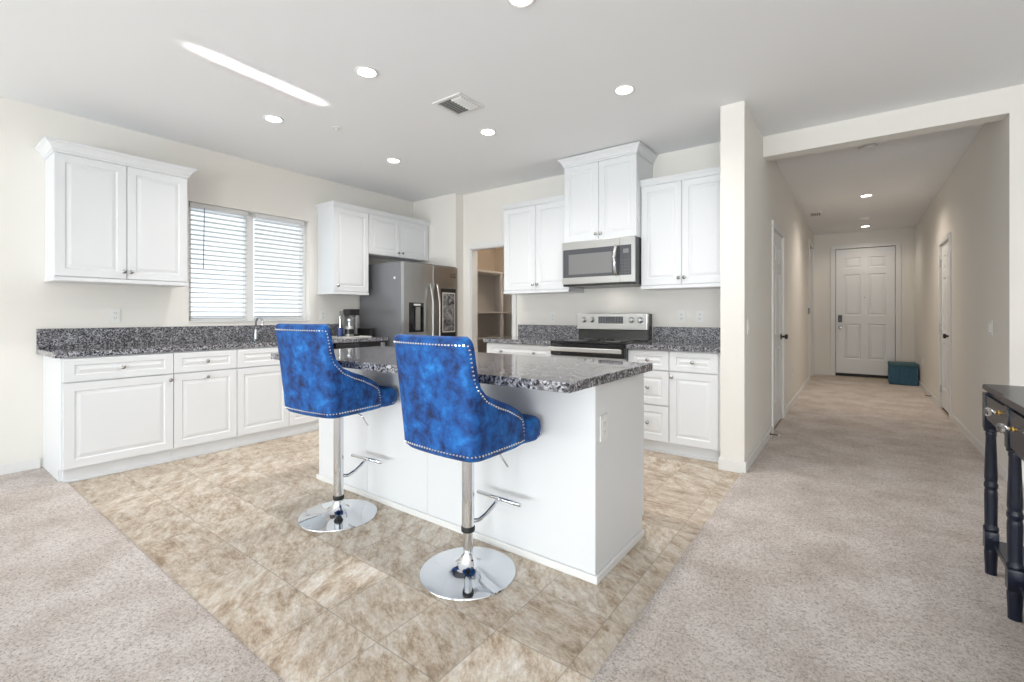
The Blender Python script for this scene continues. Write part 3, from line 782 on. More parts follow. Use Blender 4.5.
# small round magnet on the side, picture on the door
b = nb(); lathe(b, [(0, 0), (0.016, 0), (0.016, 0.004), (0, 0.005)], (FX-0.16, FY0-0.0005, 1.60), 'y', 16, -1)
single('magnet', b, M['paper'], 'small white round magnet on the grey side of the refrigerator', 'magnet')
pc = thing('picture_calendar', 'black bordered grey abstract print stuck on the right refrigerator door', 'picture', (FX+0.004, 4.215, 0.78))
b = nb(); box(b, FX+0.0005, 4.085, 0.80, FX+0.006, 4.345, 1.50, 0.001, 1); part('backing', b, M['black'], pc)
b = nb(); box(b, FX+0.0065, 4.105, 0.955, FX+0.008, 4.33, 1.45); part('white_border', b, M['tray'], pc)
b = nb(); box(b, FX+0.0085, 4.117, 0.967, FX+0.009, 4.318, 1.438); part('print', b, M['art'], pc)
def text_mesh(s, size, depth=0.0008):
    cu = bpy.data.curves.new('t', 'FONT'); cu.body = s; cu.size = size; cu.extrude = depth; cu.align_x = 'CENTER'; cu.align_y = 'CENTER'
    o = bpy.data.objects.new('t', cu); COL.objects.link(o)
    dg = bpy.context.evaluated_depsgraph_get(); me = bpy.data.meshes.new_from_object(o.evaluated_get(dg))
    bpy.data.objects.remove(o); bm = nb(); bm.from_mesh(me); bpy.data.meshes.remove(me); return bm
b = text_mesh('LG', 0.08)
bmesh.ops.transform(b, matrix=Matrix.Translation((FX+0.0015, 4.30, 1.665)) @ Matrix.Rotation(PI/2, 4, 'Z') @ Matrix.Rotation(PI/2, 4, 'X'), verts=b.verts[:])
part('badge', b, M['black'], dr)

# ------------------------------------------------------------------ range wall base run
BY = WB-0.63+0.0   # 3.90 box front
def base_back(label, x0, x1, fronts):
    t = thing('base_cabinet', label, 'cabinet', ((x0+x1)/2, WB-0.3, 0), 'white kitchen base cabinets')
    b = nb(); box(b, x0, BY+0.0, TOE, x1, WB-0.001, 0.874, 0.001, 1); part('body', b, M['cab'], t)
    b = nb(); box(b, x0, BY+0.03, 0.0, x1, WB-0.01, TOE); box(b, x0, BY+0.016, 0.0, x1, BY+0.031, 0.018, 0.004); part('toe_kick', b, M['cab'], t)
    for (kind, a0, a1, z0, z1, kn) in fronts: front(t, '-y', BY-0.0005, a0, a1, z0, z1, kind, kn)
    return t
base_back('white three-drawer base cabinet right beside the range', -1.604, -1.2455,
          [('drawer', -1.602, -1.2455, 0.705, 0.868, [(0.5, 0.5)]), ('drawer', -1.602, -1.2455, 0.41, 0.70, [(0.5, 0.5)]), ('drawer', -1.602, -1.2455, 0.105, 0.405, [(0.5, 0.5)])])
base_back('white base cabinet with one drawer over one door, against the column', -1.2445, -0.822,
          [('drawer', -1.2445, -0.862, 0.705, 0.868, [(0.5, 0.5)]), ('door', -1.2445, -0.862, 0.105, 0.70, [(0.06, 0.93)])])
base_back('white base cabinet left of the range with a wide two-knob drawer, mostly behind the island', -3.215, -2.376,
          [('drawer', -3.213, -2.378, 0.705, 0.868, [(0.25, 0.5), (0.75, 0.5)]), ('door', -3.213, -2.80, 0.105, 0.70, [(0.93, 0.93)]), ('door', -2.80, -2.378, 0.105, 0.70, [(0.07, 0.93)])])
def ctop_back(label, x0, x1):
    b = nb(); box(b, x0, BY-0.045, CT0, x1, WB-0.001, CT1, 0.004)
    o = single('countertop', b, M['granite'], label, 'countertop')
    return o
o = ctop_back('short granite countertop between the range and the column', -1.604, -0.822)
b = nb(); box(b, -1.604, WB-0.022, CT1, -0.822, WB-0.001, CT1+0.14, 0.002); part('backsplash', b, M['granite_splash'], o)
o = ctop_back('granite countertop between the pantry doorway and the range', -3.245, -2.376)
b = nb(); box(b, -3.245, WB-0.022, CT1, -2.376, WB-0.001, CT1+0.14, 0.002); part('backsplash', b, M['granite_splash'], o)

# range
RX0, RX1 = -2.371, -1.609
rg = thing('kitchen_range', 'stainless electric range with black glass cooktop and four control knobs', 'stove', ((RX0+RX1)/2, 4.2, 0))
b = nb(); box(b, RX0, BY-0.035, 0.03, RX1, WB-0.02, 0.905, 0.003); part('body', b, M['steel_side'], rg)
b = nb(); box(b, RX0-0.001, BY-0.065, 0.905, RX1+0.001, WB-0.135, 0.925, 0.005); ck = part('cooktop', b, M['blackglass'], rg)
def ringmesh(x, y, r):
    bm = nb(); lathe(bm, [(r-0.004, 0), (r, 0), (r, 0.0006), (r-0.004, 0.0006)], (x, y, 0.9252), 'z', 32); return bm
for (x, y, r) in ((-2.17, 4.02, 0.10), (-1.81, 4.02, 0.075), (-2.17, 4.29, 0.075), (-1.81, 4.29, 0.10)): part('burner_ring', ringmesh(x, y, r), M['steel_side'], ck)
b = nb(); box(b, RX0+0.006, BY-0.075, 0.79, RX1-0.006, BY-0.0355, 0.902, 0.004); part('front_panel', b, M['blackglass'], rg)
b = nb(); box(b, RX0+0.004, BY-0.075, 0.20, RX1-0.004, BY-0.0355, 0.785, 0.006); od = part('oven_door', b, M['steel'], rg)
b = nb(); box(b, RX0+0.09, BY-0.0765, 0.33, RX1-0.09, BY-0.0745, 0.66); part('oven_window', b, M['blackglass'], od)
b = nb(); box(b, RX0+0.004, BY-0.075, 0.05, RX1-0.004, BY-0.0355, 0.19, 0.006); part('drawer', b, M['steel'], rg)
b = nb()
box(b, RX0+0.012, BY-0.135, 0.83, RX1-0.012, BY-0.115, 0.872, 0.008, 3)
for x in (RX0+0.02, RX1-0.05): box(b, x, BY-0.12, 0.835, x+0.03, BY-0.074, 0.865, 0.004)
part('oven_handle', b, M['bright'], rg)
b = nb(); loops(b, [[(RX0, 4.40, 0.9255), (RX0, 4.50, 0.9255), (RX0, 4.50, 1.18), (RX0, 4.42, 1.18)], [(RX1, 4.40, 0.9255), (RX1, 4.50, 0.9255), (RX1, 4.50, 1.18), (RX1, 4.42, 1.18)]])
part('backguard', b, M['blackglass'], rg)
b = nb(); box(b, RX0, 4.363, 1.022, RX1, 4.42, 1.185, 0.005); bgd = part('control_panel', b, M['steel'], rg)
b = nb(); box(b, RX0+0.25, 4.3595, 1.085, RX1-0.245, 4.3625, 1.155, 0.001, 1); part('display', b, M['display'], bgd)
b = nb()
random.seed(3)
for i in range(9):
    for j in range(3):
        x = RX0+0.262+i*0.028; z = 1.095+j*0.021
        if abs(i-4) > 1 or j == 0: box(b, x, 4.3585, z, x+0.014, 4.3594, z+0.006)
part('display_marks', b, M['steel_side'], bgd)
for u in (0.085, 0.175, 0.605, 0.695):
    xx = RX0+u
    b = nb(); lathe(b, [(0, 0), (0.030, 0), (0.030, 0.0015), (0, 0.0018)], (xx, 4.3629, 1.12), 'y', 24, -1); part('knob_ring', b, M['grille'], bgd)
    b = nb()
    lathe(b, [(0, 0), (0.024, 0), (0.024, 0.004), (0.019, 0.006), (0.017, 0.028), (0, 0.030)], (xx, 4.3625, 1.12), 'y', 20, -1)
    box(b, xx-0.0035, 4.327, 1.102, xx+0.0035, 4.334, 1.138); part('knob', b, M['steel'], bgd, True)

# microwave
MX0, MX1, MY, MZ0, MZ1 = -2.370, -1.614, 4.056, 1.455, 1.8925
mw = thing('microwave', 'stainless over-the-range microwave with curved handle, hung under the raised cabinet', 'microwave', ((MX0+MX1)/2, 4.3, MZ0))
b = nb(); box(b, MX0, MY+0.03, MZ0, MX1, WB-0.002, MZ1, 0.003); part('body', b, M['black'], mw)
xs_ = MX0+0.612
b = nb(); box(b, MX0, MY, MZ0+0.02, xs_-0.001, MY+0.0295, MZ1-0.001, 0.003); md = part('door', b, M['steel'], mw)
b = nb(); box(b, MX0+0.012, MY-0.002, MZ0+0.085, xs_-0.001, MY, MZ1-0.075); part('door_glass', b, M['display'], md)
b = nb(); box(b, MX0+0.075, MY-0.003, MZ0+0.115, xs_-0.075, MY-0.002, MZ1-0.125); part('window', b, M['greyglass'], md)
b = nb(); pts = []
for k in range(13):
    s = k/12; pts.append((xs_-0.030, MY-0.012-0.042*math.sin(PI*s)**0.7, MZ0+0.09+s*(MZ1-MZ0-0.17)))
tube(b, pts, 0.017, 12); part('handle', b, M['bright'], md, 'all')
b = nb(); box(b, xs_+0.001, MY, MZ0+0.02, MX1, MY+0.0295, MZ1-0.001, 0.003); cp = part('control_frame', b, M['steel'], mw)
b = nb(); box(b, xs_+0.005, MY-0.002, MZ0+0.085, MX1-0.03, MY, MZ1-0.075); part('control_panel', b, M['display'], cp)
b = nb(); box(b, xs_+0.035, MY-0.003, MZ1-0.15, MX1-0.055, MY-0.002, MZ1-0.11); part('display', b, M['greyglass'], cp)
b = nb()
for i in range(3):
    for j in range(5): box(b, xs_+0.02+i*0.03, MY-0.003, MZ0+0.10+j*0.03, xs_+0.032+i*0.03, MY-0.002, MZ0+0.106+j*0.03)
part('button_pattern', b, M['grille'], cp)
b = nb(); box(b, MX0+0.01, MY+0.002, MZ0-0.001, MX1-0.01, MY+0.03, MZ0+0.019, 0.002); part('vent_grille', b, M['black'], mw)
l = bpy.data.lights.new('cooktop_lamp', 'AREA'); l.shape = 'RECTANGLE'; l.size = 0.10; l.size_y = 0.05; l.energy = 0.22; l.color = (1.0, 0.93, 0.84)
lo = bpy.data.objects.new('cooktop_lamp', l); COL.objects.link(lo); lo.parent = mw; lo.location = (0, 0.05, -0.004)

# ------------------------------------------------------------------ island
IX0, IX1, IY0, IY1 = -3.08, -0.911, 1.847, 2.395
isl = thing('kitchen_island', 'white panelled kitchen island carrying the granite top, behind the stools', 'kitchen island', ((IX0+IX1)/2, 2.1, 0))
b = nb(); box(b, IX0, IY0, 0.0, IX1, IY1, 0.874, 0.0015, 1); part('body', b, M['island'], isl)
b = nb()
xe = [IX0, -2.52, -1.962, IX1]
for a0, a1 in zip(xe, xe[1:]): box(b, a0+0.0008, IY0-0.004, 0.0, a1-0.0008, IY0-0.0003, 0.8735, 0.0008, 1)
part('front_panels', b, M['island'], isl)
b = nb(); h_ = 0.035
box(b, IX0-0.014, IY0-0.016, 0, IX1+0.014, IY0-0.0045, h_, 0.004); box(b, IX1+0.0005, IY0-0.004, 0, IX1+0.014, IY1, h_, 0.004); box(b, IX0-0.014, IY0-0.004, 0, IX0-0.0005, IY1, h_, 0.004)
part('base_moulding', b, M['trim'], isl)
b = nb(); box(b, IX0+0.02, IY1+0.0005, TOE, IX1-0.001, IY1+0.03, 0.868, 0.002)
part('rear_cabinet_fronts', b, M['cab'], isl)
b = nb(); box(b, -3.13, 1.527, 0.8745, -0.863, 2.425, 0.915, 0.004)
o = single('island_countertop', b, M['granite'], 'glossy dark speckled granite slab topping the kitchen island', 'countertop')

# ------------------------------------------------------------------ outlets and switches
def outlet(label, kind, x, y, z, typ='outlet', w=0.07, h=0.115, group='wall outlets'):
    t = thing('wall_'+typ if typ != 'outlet' else 'wall_outlet', label, 'outlet' if typ == 'outlet' else typ, (x, y, z-h/2), group if typ == 'outlet' else 'light switches')
    f = F(kind, x, y, z)
    def bx(bm, u0, v0, w0, u1, v1, w1, bev=0):
        p, q = f(u0, v0, w0), f(u1, v1, w1); box(bm, *[min(a, c) for a, c in zip(p, q)], *[max(a, c) for a, c in zip(p, q)], bev)
    b = nb(); bx(b, -w/2, -h/2, 0.0005, w/2, h/2, 0.006, 0.002); part('cover_plate', b, M['plastic_white'], t)
    if typ == 'outlet':
        for dz in (-0.02, 0.02):
            b = nb(); bx(b, -0.017, dz-0.014, 0.0062, 0.017, dz+0.014, 0.008, 0.0015); r = part('receptacle', b, M['plastic_white'], t)
            b = nb()
            for du in (-0.007, 0.007): bx(b, du-0.0015, dz-0.002, 0.0081, du+0.0015, dz+0.007, 0.0084)
            bx(b, -0.002, dz-0.010, 0.0081, 0.002, dz-0.006, 0.0084); part('slots', b, M['slot'], r)
    elif w < 0.1:
        b = nb(); bx(b, -0.016, -0.032, 0.0062, 0.016, 0.032, 0.010, 0.002); part('rocker', b, M['plastic_white'], t)
    else:
        for du in (-0.023, 0.023):
            b = nb(); bx(b, du-0.016, -0.032, 0.0062, du+0.016, 0.032, 0.010, 0.002); part('rocker', b, M['plastic_white'], t)
    return t
outlet('white wall outlet above the left end of the long counter', '+x', WL, 1.142, 1.165)
outlet('white wall outlet right of the kitchen window, behind the coffee things', '+x', WL, 3.02, 1.165)
outlet('left one of the two white wall outlets between range and column', '-y', -1.333, WB, 1.155)
outlet('right one of the two white wall outlets, nearer the column', '-y', -1.165, WB, 1.155)
outlet('white wall outlet left of the range backguard', '-y', -2.77, WB, 1.14)
outlet('white outlet on the grey end of the kitchen island', '+x', IX1, 1.92, 0.664)
outlet('low white wall outlet in the hall past the left door', '+x', HL, 7.0, 0.435)
outlet('low white wall outlet in the hall near the blue ottoman', '-x', HR, 9.71, 0.42)
outlet('white light switch on the hall side of the column wall', '+x', HL, 3.90, 1.08, 'switch')
outlet('white double light switch on the right hall wall above the black table', '-x', HR, 5.17, 1.07, 'switch', w=0.115)
b = nb(); box(b, HL+0.0005, 9.50, 1.19, HL+0.022, 9.60, 1.29, 0.005)
single('thermostat', b, M['steel_side'], 'small dark thermostat on the left hall wall', 'thermostat')
for (nm, x, y, sg, lab) in (('door_stop', HL+0.0135, 4.95, 1, 'spring door stop on the left hall baseboard before the white door'),
                            ('door_stop', HR-0.0135, 8.6, -1, 'spring door stop low on the right hall wall past the door')):
    t = thing(nm, lab, 'door stop', (x, y, 0.02), 'spring door stops')
    b = nb(); lathe(b, [(0, 0), (0.012, 0), (0.008, 0.006), (0.005, 0.008), (0.005, 0.065), (0, 0.065)], (x, y, 0.05), 'x', 12, sg); part('spring', b, M['bronze'], t, True)
    b = nb(); lathe(b, [(0, 0.065), (0.008, 0.065), (0.009, 0.075), (0, 0.08)], (x, y, 0.05), 'x', 12, sg); part('tip', b, M['plastic_white'], t, True)

# ------------------------------------------------------------------ ceiling fittings
def spot(x, y, z, power):
    l = bpy.data.lights.new('downlight', 'SPOT'); l.energy = power; l.color = (1.0, 0.965, 0.93); l.spot_size = math.radians(155); l.spot_blend = 1.0; l.shadow_soft_size = 0.06
    return l
LG = 'recessed ceiling downlights'
def downlight(label, x, y, power):
    t = thing('recessed_light', label, 'ceiling light', (x, y, H), LG)
    b = nb(); lathe(b, [(0.054, 0.0), (0.074, -0.0005), (0.075, -0.005), (0.066, -0.008), (0.056, -0.004)], (x, y, H-0.0003), 'z', 32)
    part('trim_ring', b, M['trim'], t, True)
    b = nb(); lathe(b, [(0, -0.003), (0.0555, -0.003), (0.0555, -0.006), (0, -0.007)], (x, y, H), 'z', 32)
    part('lens', b, M['lightdisc'], t)
    l = spot(x, y, H, power)
    if y > 5: l.color = (1.0, 0.88, 0.75)
    lo = bpy.data.objects.new('downlight_lamp', l); COL.objects.link(lo); lo.parent = t; lo.location = (0, 0, -0.02)
    return t
KP = 44
downlight('recessed ceiling light nearest the left wall, above the wall cabinet beside the window', -3.762, 1.86, KP)
downlight('recessed ceiling light left of the air vent, nearer the camera', -2.551, 1.86, KP)
downlight('recessed ceiling light cut by the top edge of the photo', -1.335, 1.88, KP)
downlight('recessed ceiling light farthest back on the left, toward the refrigerator', -3.79, 3.09, KP)
downlight('recessed ceiling light just beyond the air vent', -2.544, 3.09, KP)
downlight('recessed ceiling light above the right end of the island, before the microwave', -1.30, 3.08, KP)
downlight('nearer of the two recessed lights in the hallway ceiling', 0.12, 7.71, 58)
downlight('farther of the two recessed lights in the hallway ceiling, by the entrance door', 0.145, 10.36, 24)

pl = thing('pantry_light', 'small round ceiling light inside the pantry', 'ceiling light', (-3.4, 5.3, H))
b = nb(); lathe(b, [(0, 0), (0.08, 0), (0.08, -0.02), (0.06, -0.035), (0, -0.04)], (-3.4, 5.3, H-0.0005), 'z', 24); part('lens', b, M['lightdisc'], pl)
l = bpy.data.lights.new('pantry_lamp', 'POINT'); l.energy = 14; l.color = (1.0, 0.86, 0.70); l.shadow_soft_size = 0.08
lo = bpy.data.objects.new('pantry_lamp', l); COL.objects.link(lo); lo.parent = pl; lo.location = (0, 0, -0.12)
# air vent
vt = thing('ceiling_air_vent', 'square white louvered air vent in the kitchen ceiling', 'air vent', (-2.39, 2.56, H))
vx0, vx1, vy0, vy1 = -2.53, -2.25, 2.42, 2.70
b = nb(); t_ = 0.028
box(b, vx0, vy0, H-0.01, vx1, vy0+t_, H-0.0005, 0.003); box(b, vx0, vy1-t_, H-0.01, vx1, vy1, H-0.0005, 0.003)
box(b, vx0, vy0+t_, H-0.01, vx0+t_, vy1-t_, H-0.0005, 0.003); box(b, vx1-t_, vy0+t_, H-0.01, vx1, vy1-t_, H-0.0005, 0.003); part('frame', b, M['trim'], vt)
b = nb(); box(b, vx0+t_, vy0+t_, H-0.003, vx1-t_, vy1-t_, H-0.0005); part('duct', b, mat('duct_grey', (0.30, 0.30, 0.30), 0.6), vt)
b = nb()
for k in range(4):
    xx = vx0+t_+0.012+k*0.028
    loops(b, [[(xx, vy0+t_, H-0.004), (xx+0.002, vy0+t_, H-0.004), (xx+0.016, vy0+t_, H-0.016), (xx+0.014, vy0+t_, H-0.016)],
              [(xx, vy1-t_, H-0.004), (xx+0.002, vy1-t_, H-0.004), (xx+0.016, vy1-t_, H-0.016), (xx+0.014, vy1-t_, H-0.016)]])
for k in range(7):
    yy = vy0+t_+0.010+k*0.030; xa = vx0+t_+0.125
    loops(b, [[(xa, yy, H-0.004), (xa, yy+0.002, H-0.004), (xa, yy+0.016, H-0.016), (xa, yy+0.014, H-0.016)],
              [(vx1-t_, yy, H-0.004), (vx1-t_, yy+0.002, H-0.004), (vx1-t_, yy+0.016, H-0.016), (vx1-t_, yy+0.014, H-0.016)]])
part('louvers', b, M['trim'], vt)
vt = thing('ceiling_register', 'small rectangular air register in the hallway ceiling near the left wall', 'air vent', (-0.49, 8.65, H))
b = nb(); box(b, -0.57, 8.50, H-0.008, -0.41, 8.80, H-0.0005, 0.003); part('frame', b, M['trim'], vt)
b = nb()
for k in range(5): box(b, -0.55+k*0.025, 8.53, H-0.0095, -0.537+k*0.025, 8.77, H-0.0082)
part('grille_slots', b, M['grille'], vt)
for (x, y, r, lab) in ((0.10, 5.47, 0.07, 'round smoke detector on the hallway ceiling just past the header'), (0.13, 9.47, 0.06, 'round smoke detector between the two hallway lights')):
    b = nb(); lathe(b, [(0, 0), (r, 0), (r, -0.018), (r*0.8, -0.032), (0, -0.035)], (x, y, H-0.0005), 'z', 28)
    single('smoke_detector', b, M['plastic_white'], lab, 'smoke detector', 'smoke detectors', True)
b = nb(); lathe(b, [(0, 0), (0.04, 0), (0.04, -0.004), (0.012, -0.006), (0.010, -0.02), (0, -0.02)], (-3.52, 2.27, H-0.0005), 'z', 20)
single('fire_sprinkler', b, M['plastic_white'], 'tiny white sprinkler head in the kitchen ceiling between the left lights', 'sprinkler', smooth=True)

# ------------------------------------------------------------------ bar stools
def cat(P, n):
    """Catmull-Rom through P, n samples per segment"""
    P = [Vector(p) for p in P]; out = []
    for i in range(len(P)-1):
        p0, p1, p2, p3 = P[max(i-1, 0)], P[i], P[i+1], P[min(i+2, len(P)-1)]
        for k in range(n):
            t = k/n
            out.append(0.5*((2*p1)+(-p0+p2)*t+(2*p0-5*p1+4*p2-p3)*t*t+(-p0+3*p1-3*p2+p3)*t**3))
    out.append(P[-1]); return out
TOPZ = [(-0.40, 1.076), (-0.236, 1.075), (-0.226, 1.069), (-0.218, 1.056), (-0.213, 1.03), (-0.210, 0.98), (-0.204, 0.925), (-0.19, 0.885), (-0.155, 0.848), (-0.08, 0.815), (0.0, 0.789), (0.065, 0.76), (0.10, 0.740), (0.125, 0.712), (0.141, 0.67), (0.149, 0.63)]
def topz(y):
    if y <= TOPZ[0][0]: return TOPZ[0][1]
    for (a, za), (b_, zb) in zip(TOPZ, TOPZ[1:]):
        if y <= b_: return za+(zb-za)*(y-a)/(b_-a)
    return TOPZ[-1][1]
ZB = 0.598
def build_stool(up=0.0, zc=0.192):
    t = thing('bar_stool', '', 'bar stool', (0, 0, 0), 'blue velvet bar stools')
    side = [(0.218, 0.150), (0.232, 0.09), (0.238, -0.01), (0.241, -0.11), (0.241, -0.17), (0.238, -0.215), (0.215, -0.248), (0.16, -0.263), (0.08, -0.270), (0, -0.273)]
    path = cat([(x*0.965, y, 0) for x, y in side], 9)
    path = path + [Vector((-p.x, p.y, 0)) for p in path[-2::-1]]
    N = len(path)
    nrm = []
    for i in range(N):
        d = (path[min(i+1, N-1)]-path[max(i-1, 0)]).normalized(); nrm.append(Vector((-d.y, d.x, 0)) if False else Vector((d.y, -d.x, 0)))
    # make sure normals point outward
    nrm = [n if n.dot(p-Vector((0, -0.05, 0))) > 0 else -n for n, p in zip(nrm, path)]
    def scale(z):
        s = (z-ZB)/(1.075-ZB); s = max(0, min(1, s)); return (0.945+0.055*s)*(1-0.075*max(0, 1-(z-ZB)/0.028)**2)
    def outer(i, z):
        s = scale(z); p = path[i]
        q = max(0, min(1, (z-ZB)/0.45))
        ys = 0.88+0.12*q if p.y < 0.02 else 1.0
        p = Vector((p.x, (p.y-0.02)*ys+0.02, 0))
        rec = 0.008*max(0, (z-0.70))/0.375
        return Vector((p.x*s, (p.y+0.02)*s-0.02-rec*max(0, min(1, (-p.y-0.05)/0.2)), z))
    rows = 30; TH = 0.042
    bm = nb(); rings = []
    for i in range(N):
        zt = topz(path[i].y); col = []
        for j in range(rows+1):
            col.append(outer(i, ZB+(zt-ZB)*j/rows))
        n = nrm[i]
        end = min(i, N-1-i); th = TH*min(1.0, 0.35+end/6)
        topo = col[-1]
        rim = [topo-n*th*0.15+Vector((0, 0, 0.008)), topo-n*th*0.5+Vector((0, 0, 0.013)), topo-n*th*0.85+Vector((0, 0, 0.008))]
        inn = [outer(i, ZB+(zt-ZB)*j/rows)-n*th for j in range(rows, -1, -1)]
        rings.append(col+rim+inn)
    # ends (front of the wings) rounded: add a slightly forward shrunken ring
    def endring(r, fwd):
        c = sum((Vector(p) for p in r), Vector())/len(r)
        return [Vector(p)*1.0+Vector((0, fwd, 0)) + (Vector((c.x, p[1], p[2]))-Vector(p))*0.5 for p in r]
    rings = [endring(rings[0], 0.008)] + rings + [endring(rings[-1], 0.008)]
    loops(bm, [[tuple(p) for p in r] for r in rings])
    shell = part('backrest', bm, M['velvet'], t, 'all')
    # seat cushion
    bm = nb(); rr = []
    def foot(k, sx, sy, cy=-0.01):
        a = 2*PI*k/48; c, s = math.cos(a), math.sin(a); e = 0.27 if s > 0 else 0.45
        yy = cy+sy*math.copysign(abs(s)**e, s); w_ = 0.86+0.14*max(0, min(1, (yy-0.12)/0.05))
        return (sx*w_*math.copysign(abs(c)**e, c), yy)
    for z, q in ((ZB+0.003, 0.88), (ZB+0.008, 0.95), (ZB+0.02, 0.985), (ZB+0.06, 1.0), (ZB+0.085, 0.985), (ZB+0.102, 0.94), (ZB+0.108, 0.85), (ZB+0.111, 0.5)):
        rr.append([(*foot(k, 0.222*q, 0.248*q, 0.028), z) for k in range(48)])
    loops(bm, rr); part('seat_cushion', bm, M['velvet'], t, 'all')
    # nailheads
    def nail(bm, p, n, r=0.0052):
        n = n.normalized(); a = n.orthogonal().normalized(); c = n.cross(a)
        R1 = [bm.verts.new(p+(a*math.cos(q)+c*math.sin(q))*r) for q in [2*PI*k/6 for k in range(6)]]
        R2 = [bm.verts.new(p+n*r*0.6+(a*math.cos(q)+c*math.sin(q))*r*0.6) for q in [2*PI*k/6 for k in range(6)]]
        for k in range(6): bm.faces.new((R1[k], R1[(k+1) % 6], R2[(k+1) % 6], R2[k]))
        bm.faces.new(R2); bm.faces.new(R1[::-1])
    def along(pts, norms, step=0.0165):
        bm = nb(); acc = 0; nail(bm, pts[0], norms[0])
        for i in range(1, len(pts)):
            seg = (pts[i]-pts[i-1]).length
            pos = 0
            while acc+(seg-pos) >= step:
                pos += step-acc; acc = 0; q = pos/seg
                nail(bm, pts[i-1].lerp(pts[i], q), norms[i-1].lerp(norms[i], q))
            acc += seg-pos
        return bm
    tp, tn = [], []
    i0 = 2
    for z in [ZB+0.03+0.012*k for k in range(40)]:
        if z < topz(path[i0].y)-0.025: tp.append(outer(i0, z)+nrm[i0]*0.001); tn.append(nrm[i0])
    left = []
    for i in range(i0, N-i0):
        y = path[i].y
        # inset perpendicular to the edge
        z = min(topz(path[i].y)-0.02, topz(path[min(i+1, N-1)].y)-0.016, topz(path[max(i-1, 0)].y)-0.016)
        zz = min(z, topz(y+0.018)-0.004) if y > -0.32 and y+0.018 < 0.149 else z
        tp.append(outer(i, zz)+nrm[i]*0.001); tn.append(nrm[i])
    i1 = N-1-i0
    for z in [ZB+0.03+0.012*k for k in range(40)][::-1]:
        if z < topz(path[i1].y)-0.025: tp.append(outer(i1, z)+nrm[i1]*0.001); tn.append(nrm[i1])
    part('upper_nailhead_trim', along(tp, tn), M['chrome'], t)
    bp_ = [outer(i, ZB+0.026)+nrm[i]*0.001 for i in range(i0, N-i0)]
    part('lower_nailhead_trim', along(bp_, [nrm[i] for i in range(i0, N-i0)]), M['chrome'], t)
    sp_ = [Vector((*foot(k/2, 0.223, 0.249, 0.028), ZB+0.024)) for k in range(4, 45)]
    part('seat_nailhead_trim', along(sp_, [Vector((p.x, p.y, 0)) for p in sp_]), M['chrome'], t)
    # underside plate, lift, footrest, base
    bm = nb(); box(bm, -0.10, -0.10, ZB-0.012, 0.10, 0.10, ZB+0.004, 0.003); box(bm, -0.045, -0.06, ZB-0.035, 0.045, 0.06, ZB-0.011, 0.006); part('swivel_plate', bm, M['rubber'], t)
    bm = nb(); tube(bm, [(0.03, 0.03, ZB-0.022), (0.10, 0.055, ZB-0.03), (0.118, 0.066, ZB-0.045), (0.145, 0.085, ZB-0.095)], 0.0045, 8); part('lift_lever', bm, M['chrome'], t, 'all')
    bm = nb(); lathe(bm, [(0, zc+0.013), (0.028, zc+0.013), (0.028, ZB-0.03+up), (0, ZB-0.03+up)], (0, 0, 0), 'z', 28); part('outer_tube', bm, M['chrome'], t, True)
    bm = nb(); lathe(bm, [(0, zc-0.004), (0.030, zc-0.004), (0.0315, zc), (0.0315, zc+0.016), (0.029, zc+0.02), (0, zc+0.02)], (0, 0, 0), 'z', 28); part('collar', bm, M['rubber'], t, True)
    bm = nb(); lathe(bm, [(0, 0.05), (0.0225, 0.05), (0.0225, zc-0.004), (0, zc-0.004)], (0, 0, 0), 'z', 28); part('gas_lift', bm, M['chrome'], t, True)
    prof = [(0.0, 0.0), (0.216, 0.0), (0.2185, 0.003), (0.2165, 0.008), (0.175, 0.014), (0.12, 0.020), (0.08, 0.028), (0.055, 0.040), (0.040, 0.056), (0.031, 0.075), (0.027, 0.088), (0, 0.088)]
    bm = nb(); lathe(bm, prof, (0, 0, 0), 'z', 64); part('base', bm, M['chrome'], t, True)
    bm = nb(); tube(bm, [(-0.10, 0.175, 0.29), (0.165, 0.175, 0.29)], 0.010, 12)
    tube(bm, [(0, 0.02, 0.225), (0.008, 0.06, 0.218), (0.018, 0.10, 0.233), (0.027, 0.14, 0.26), (0.033, 0.172, 0.287)], [0.010, 0.010, 0.010, 0.010, 0.008], 10)
    part('footrest', bm, M['chrome'], t, 'all')
    if True:
        for ch in t.children:
            if ch.name.split('.')[0] in ('backrest', 'seat_cushion', 'upper_nailhead_trim', 'lower_nailhead_trim', 'seat_nailhead_trim', 'swivel_plate', 'lift_lever'): ch.location = (0.045, -0.030, up)
    return t
st = build_stool()
st['label'] = 'nearer blue velvet bar stool with nailhead trim, second from the left'
st.location = (-1.416, 1.578, 0.0005)
st.rotation_euler.z = math.radians(-2)
st2 = build_stool(0.035, 0.10)
st2['label'] = 'farther blue velvet bar stool with nailhead trim, nearer the sink counter'
st2.location = (-2.425, 1.575, 0.0005)
st2.rotation_euler.z = math.radians(4)

# ------------------------------------------------------------------ console table
tb = thing('console_table', 'glossy black console table with turned legs and crystal drawer knobs at the right edge', 'table', (0.66, 2.3, 0.013))
TX0, TX1, TY0, TY1, TZ1 = 0.455, 0.85, 1.50, 2.975, 0.857
Z0 = 0.0135
def steps_outline(inset):
    """front (x low) edge with a centre section standing slightly forward"""
    a = inset
    return [(TX0+0.012+a, TY1-a), (TX0+0.012+a, 2.60-a*0), (TX0+a, 2.575), (TX0+a, TY0+1.0-0.575), (TX0+0.012+a, TY0+0.40), (TX0+0.012+a, TY0+a), (TX1-a, TY0+a), (TX1-a, TY1-a)]
b = nb(); rings = []
for i_, z in ((0.006, TZ1-0.028), (0.0, TZ1-0.022), (0.0, TZ1-0.006), (0.004, TZ1)): rings.append([(x, y, z) for x, y in steps_outline(i_)])
loops(b, rings); part('tabletop', b, M['blacklacquer'], tb)
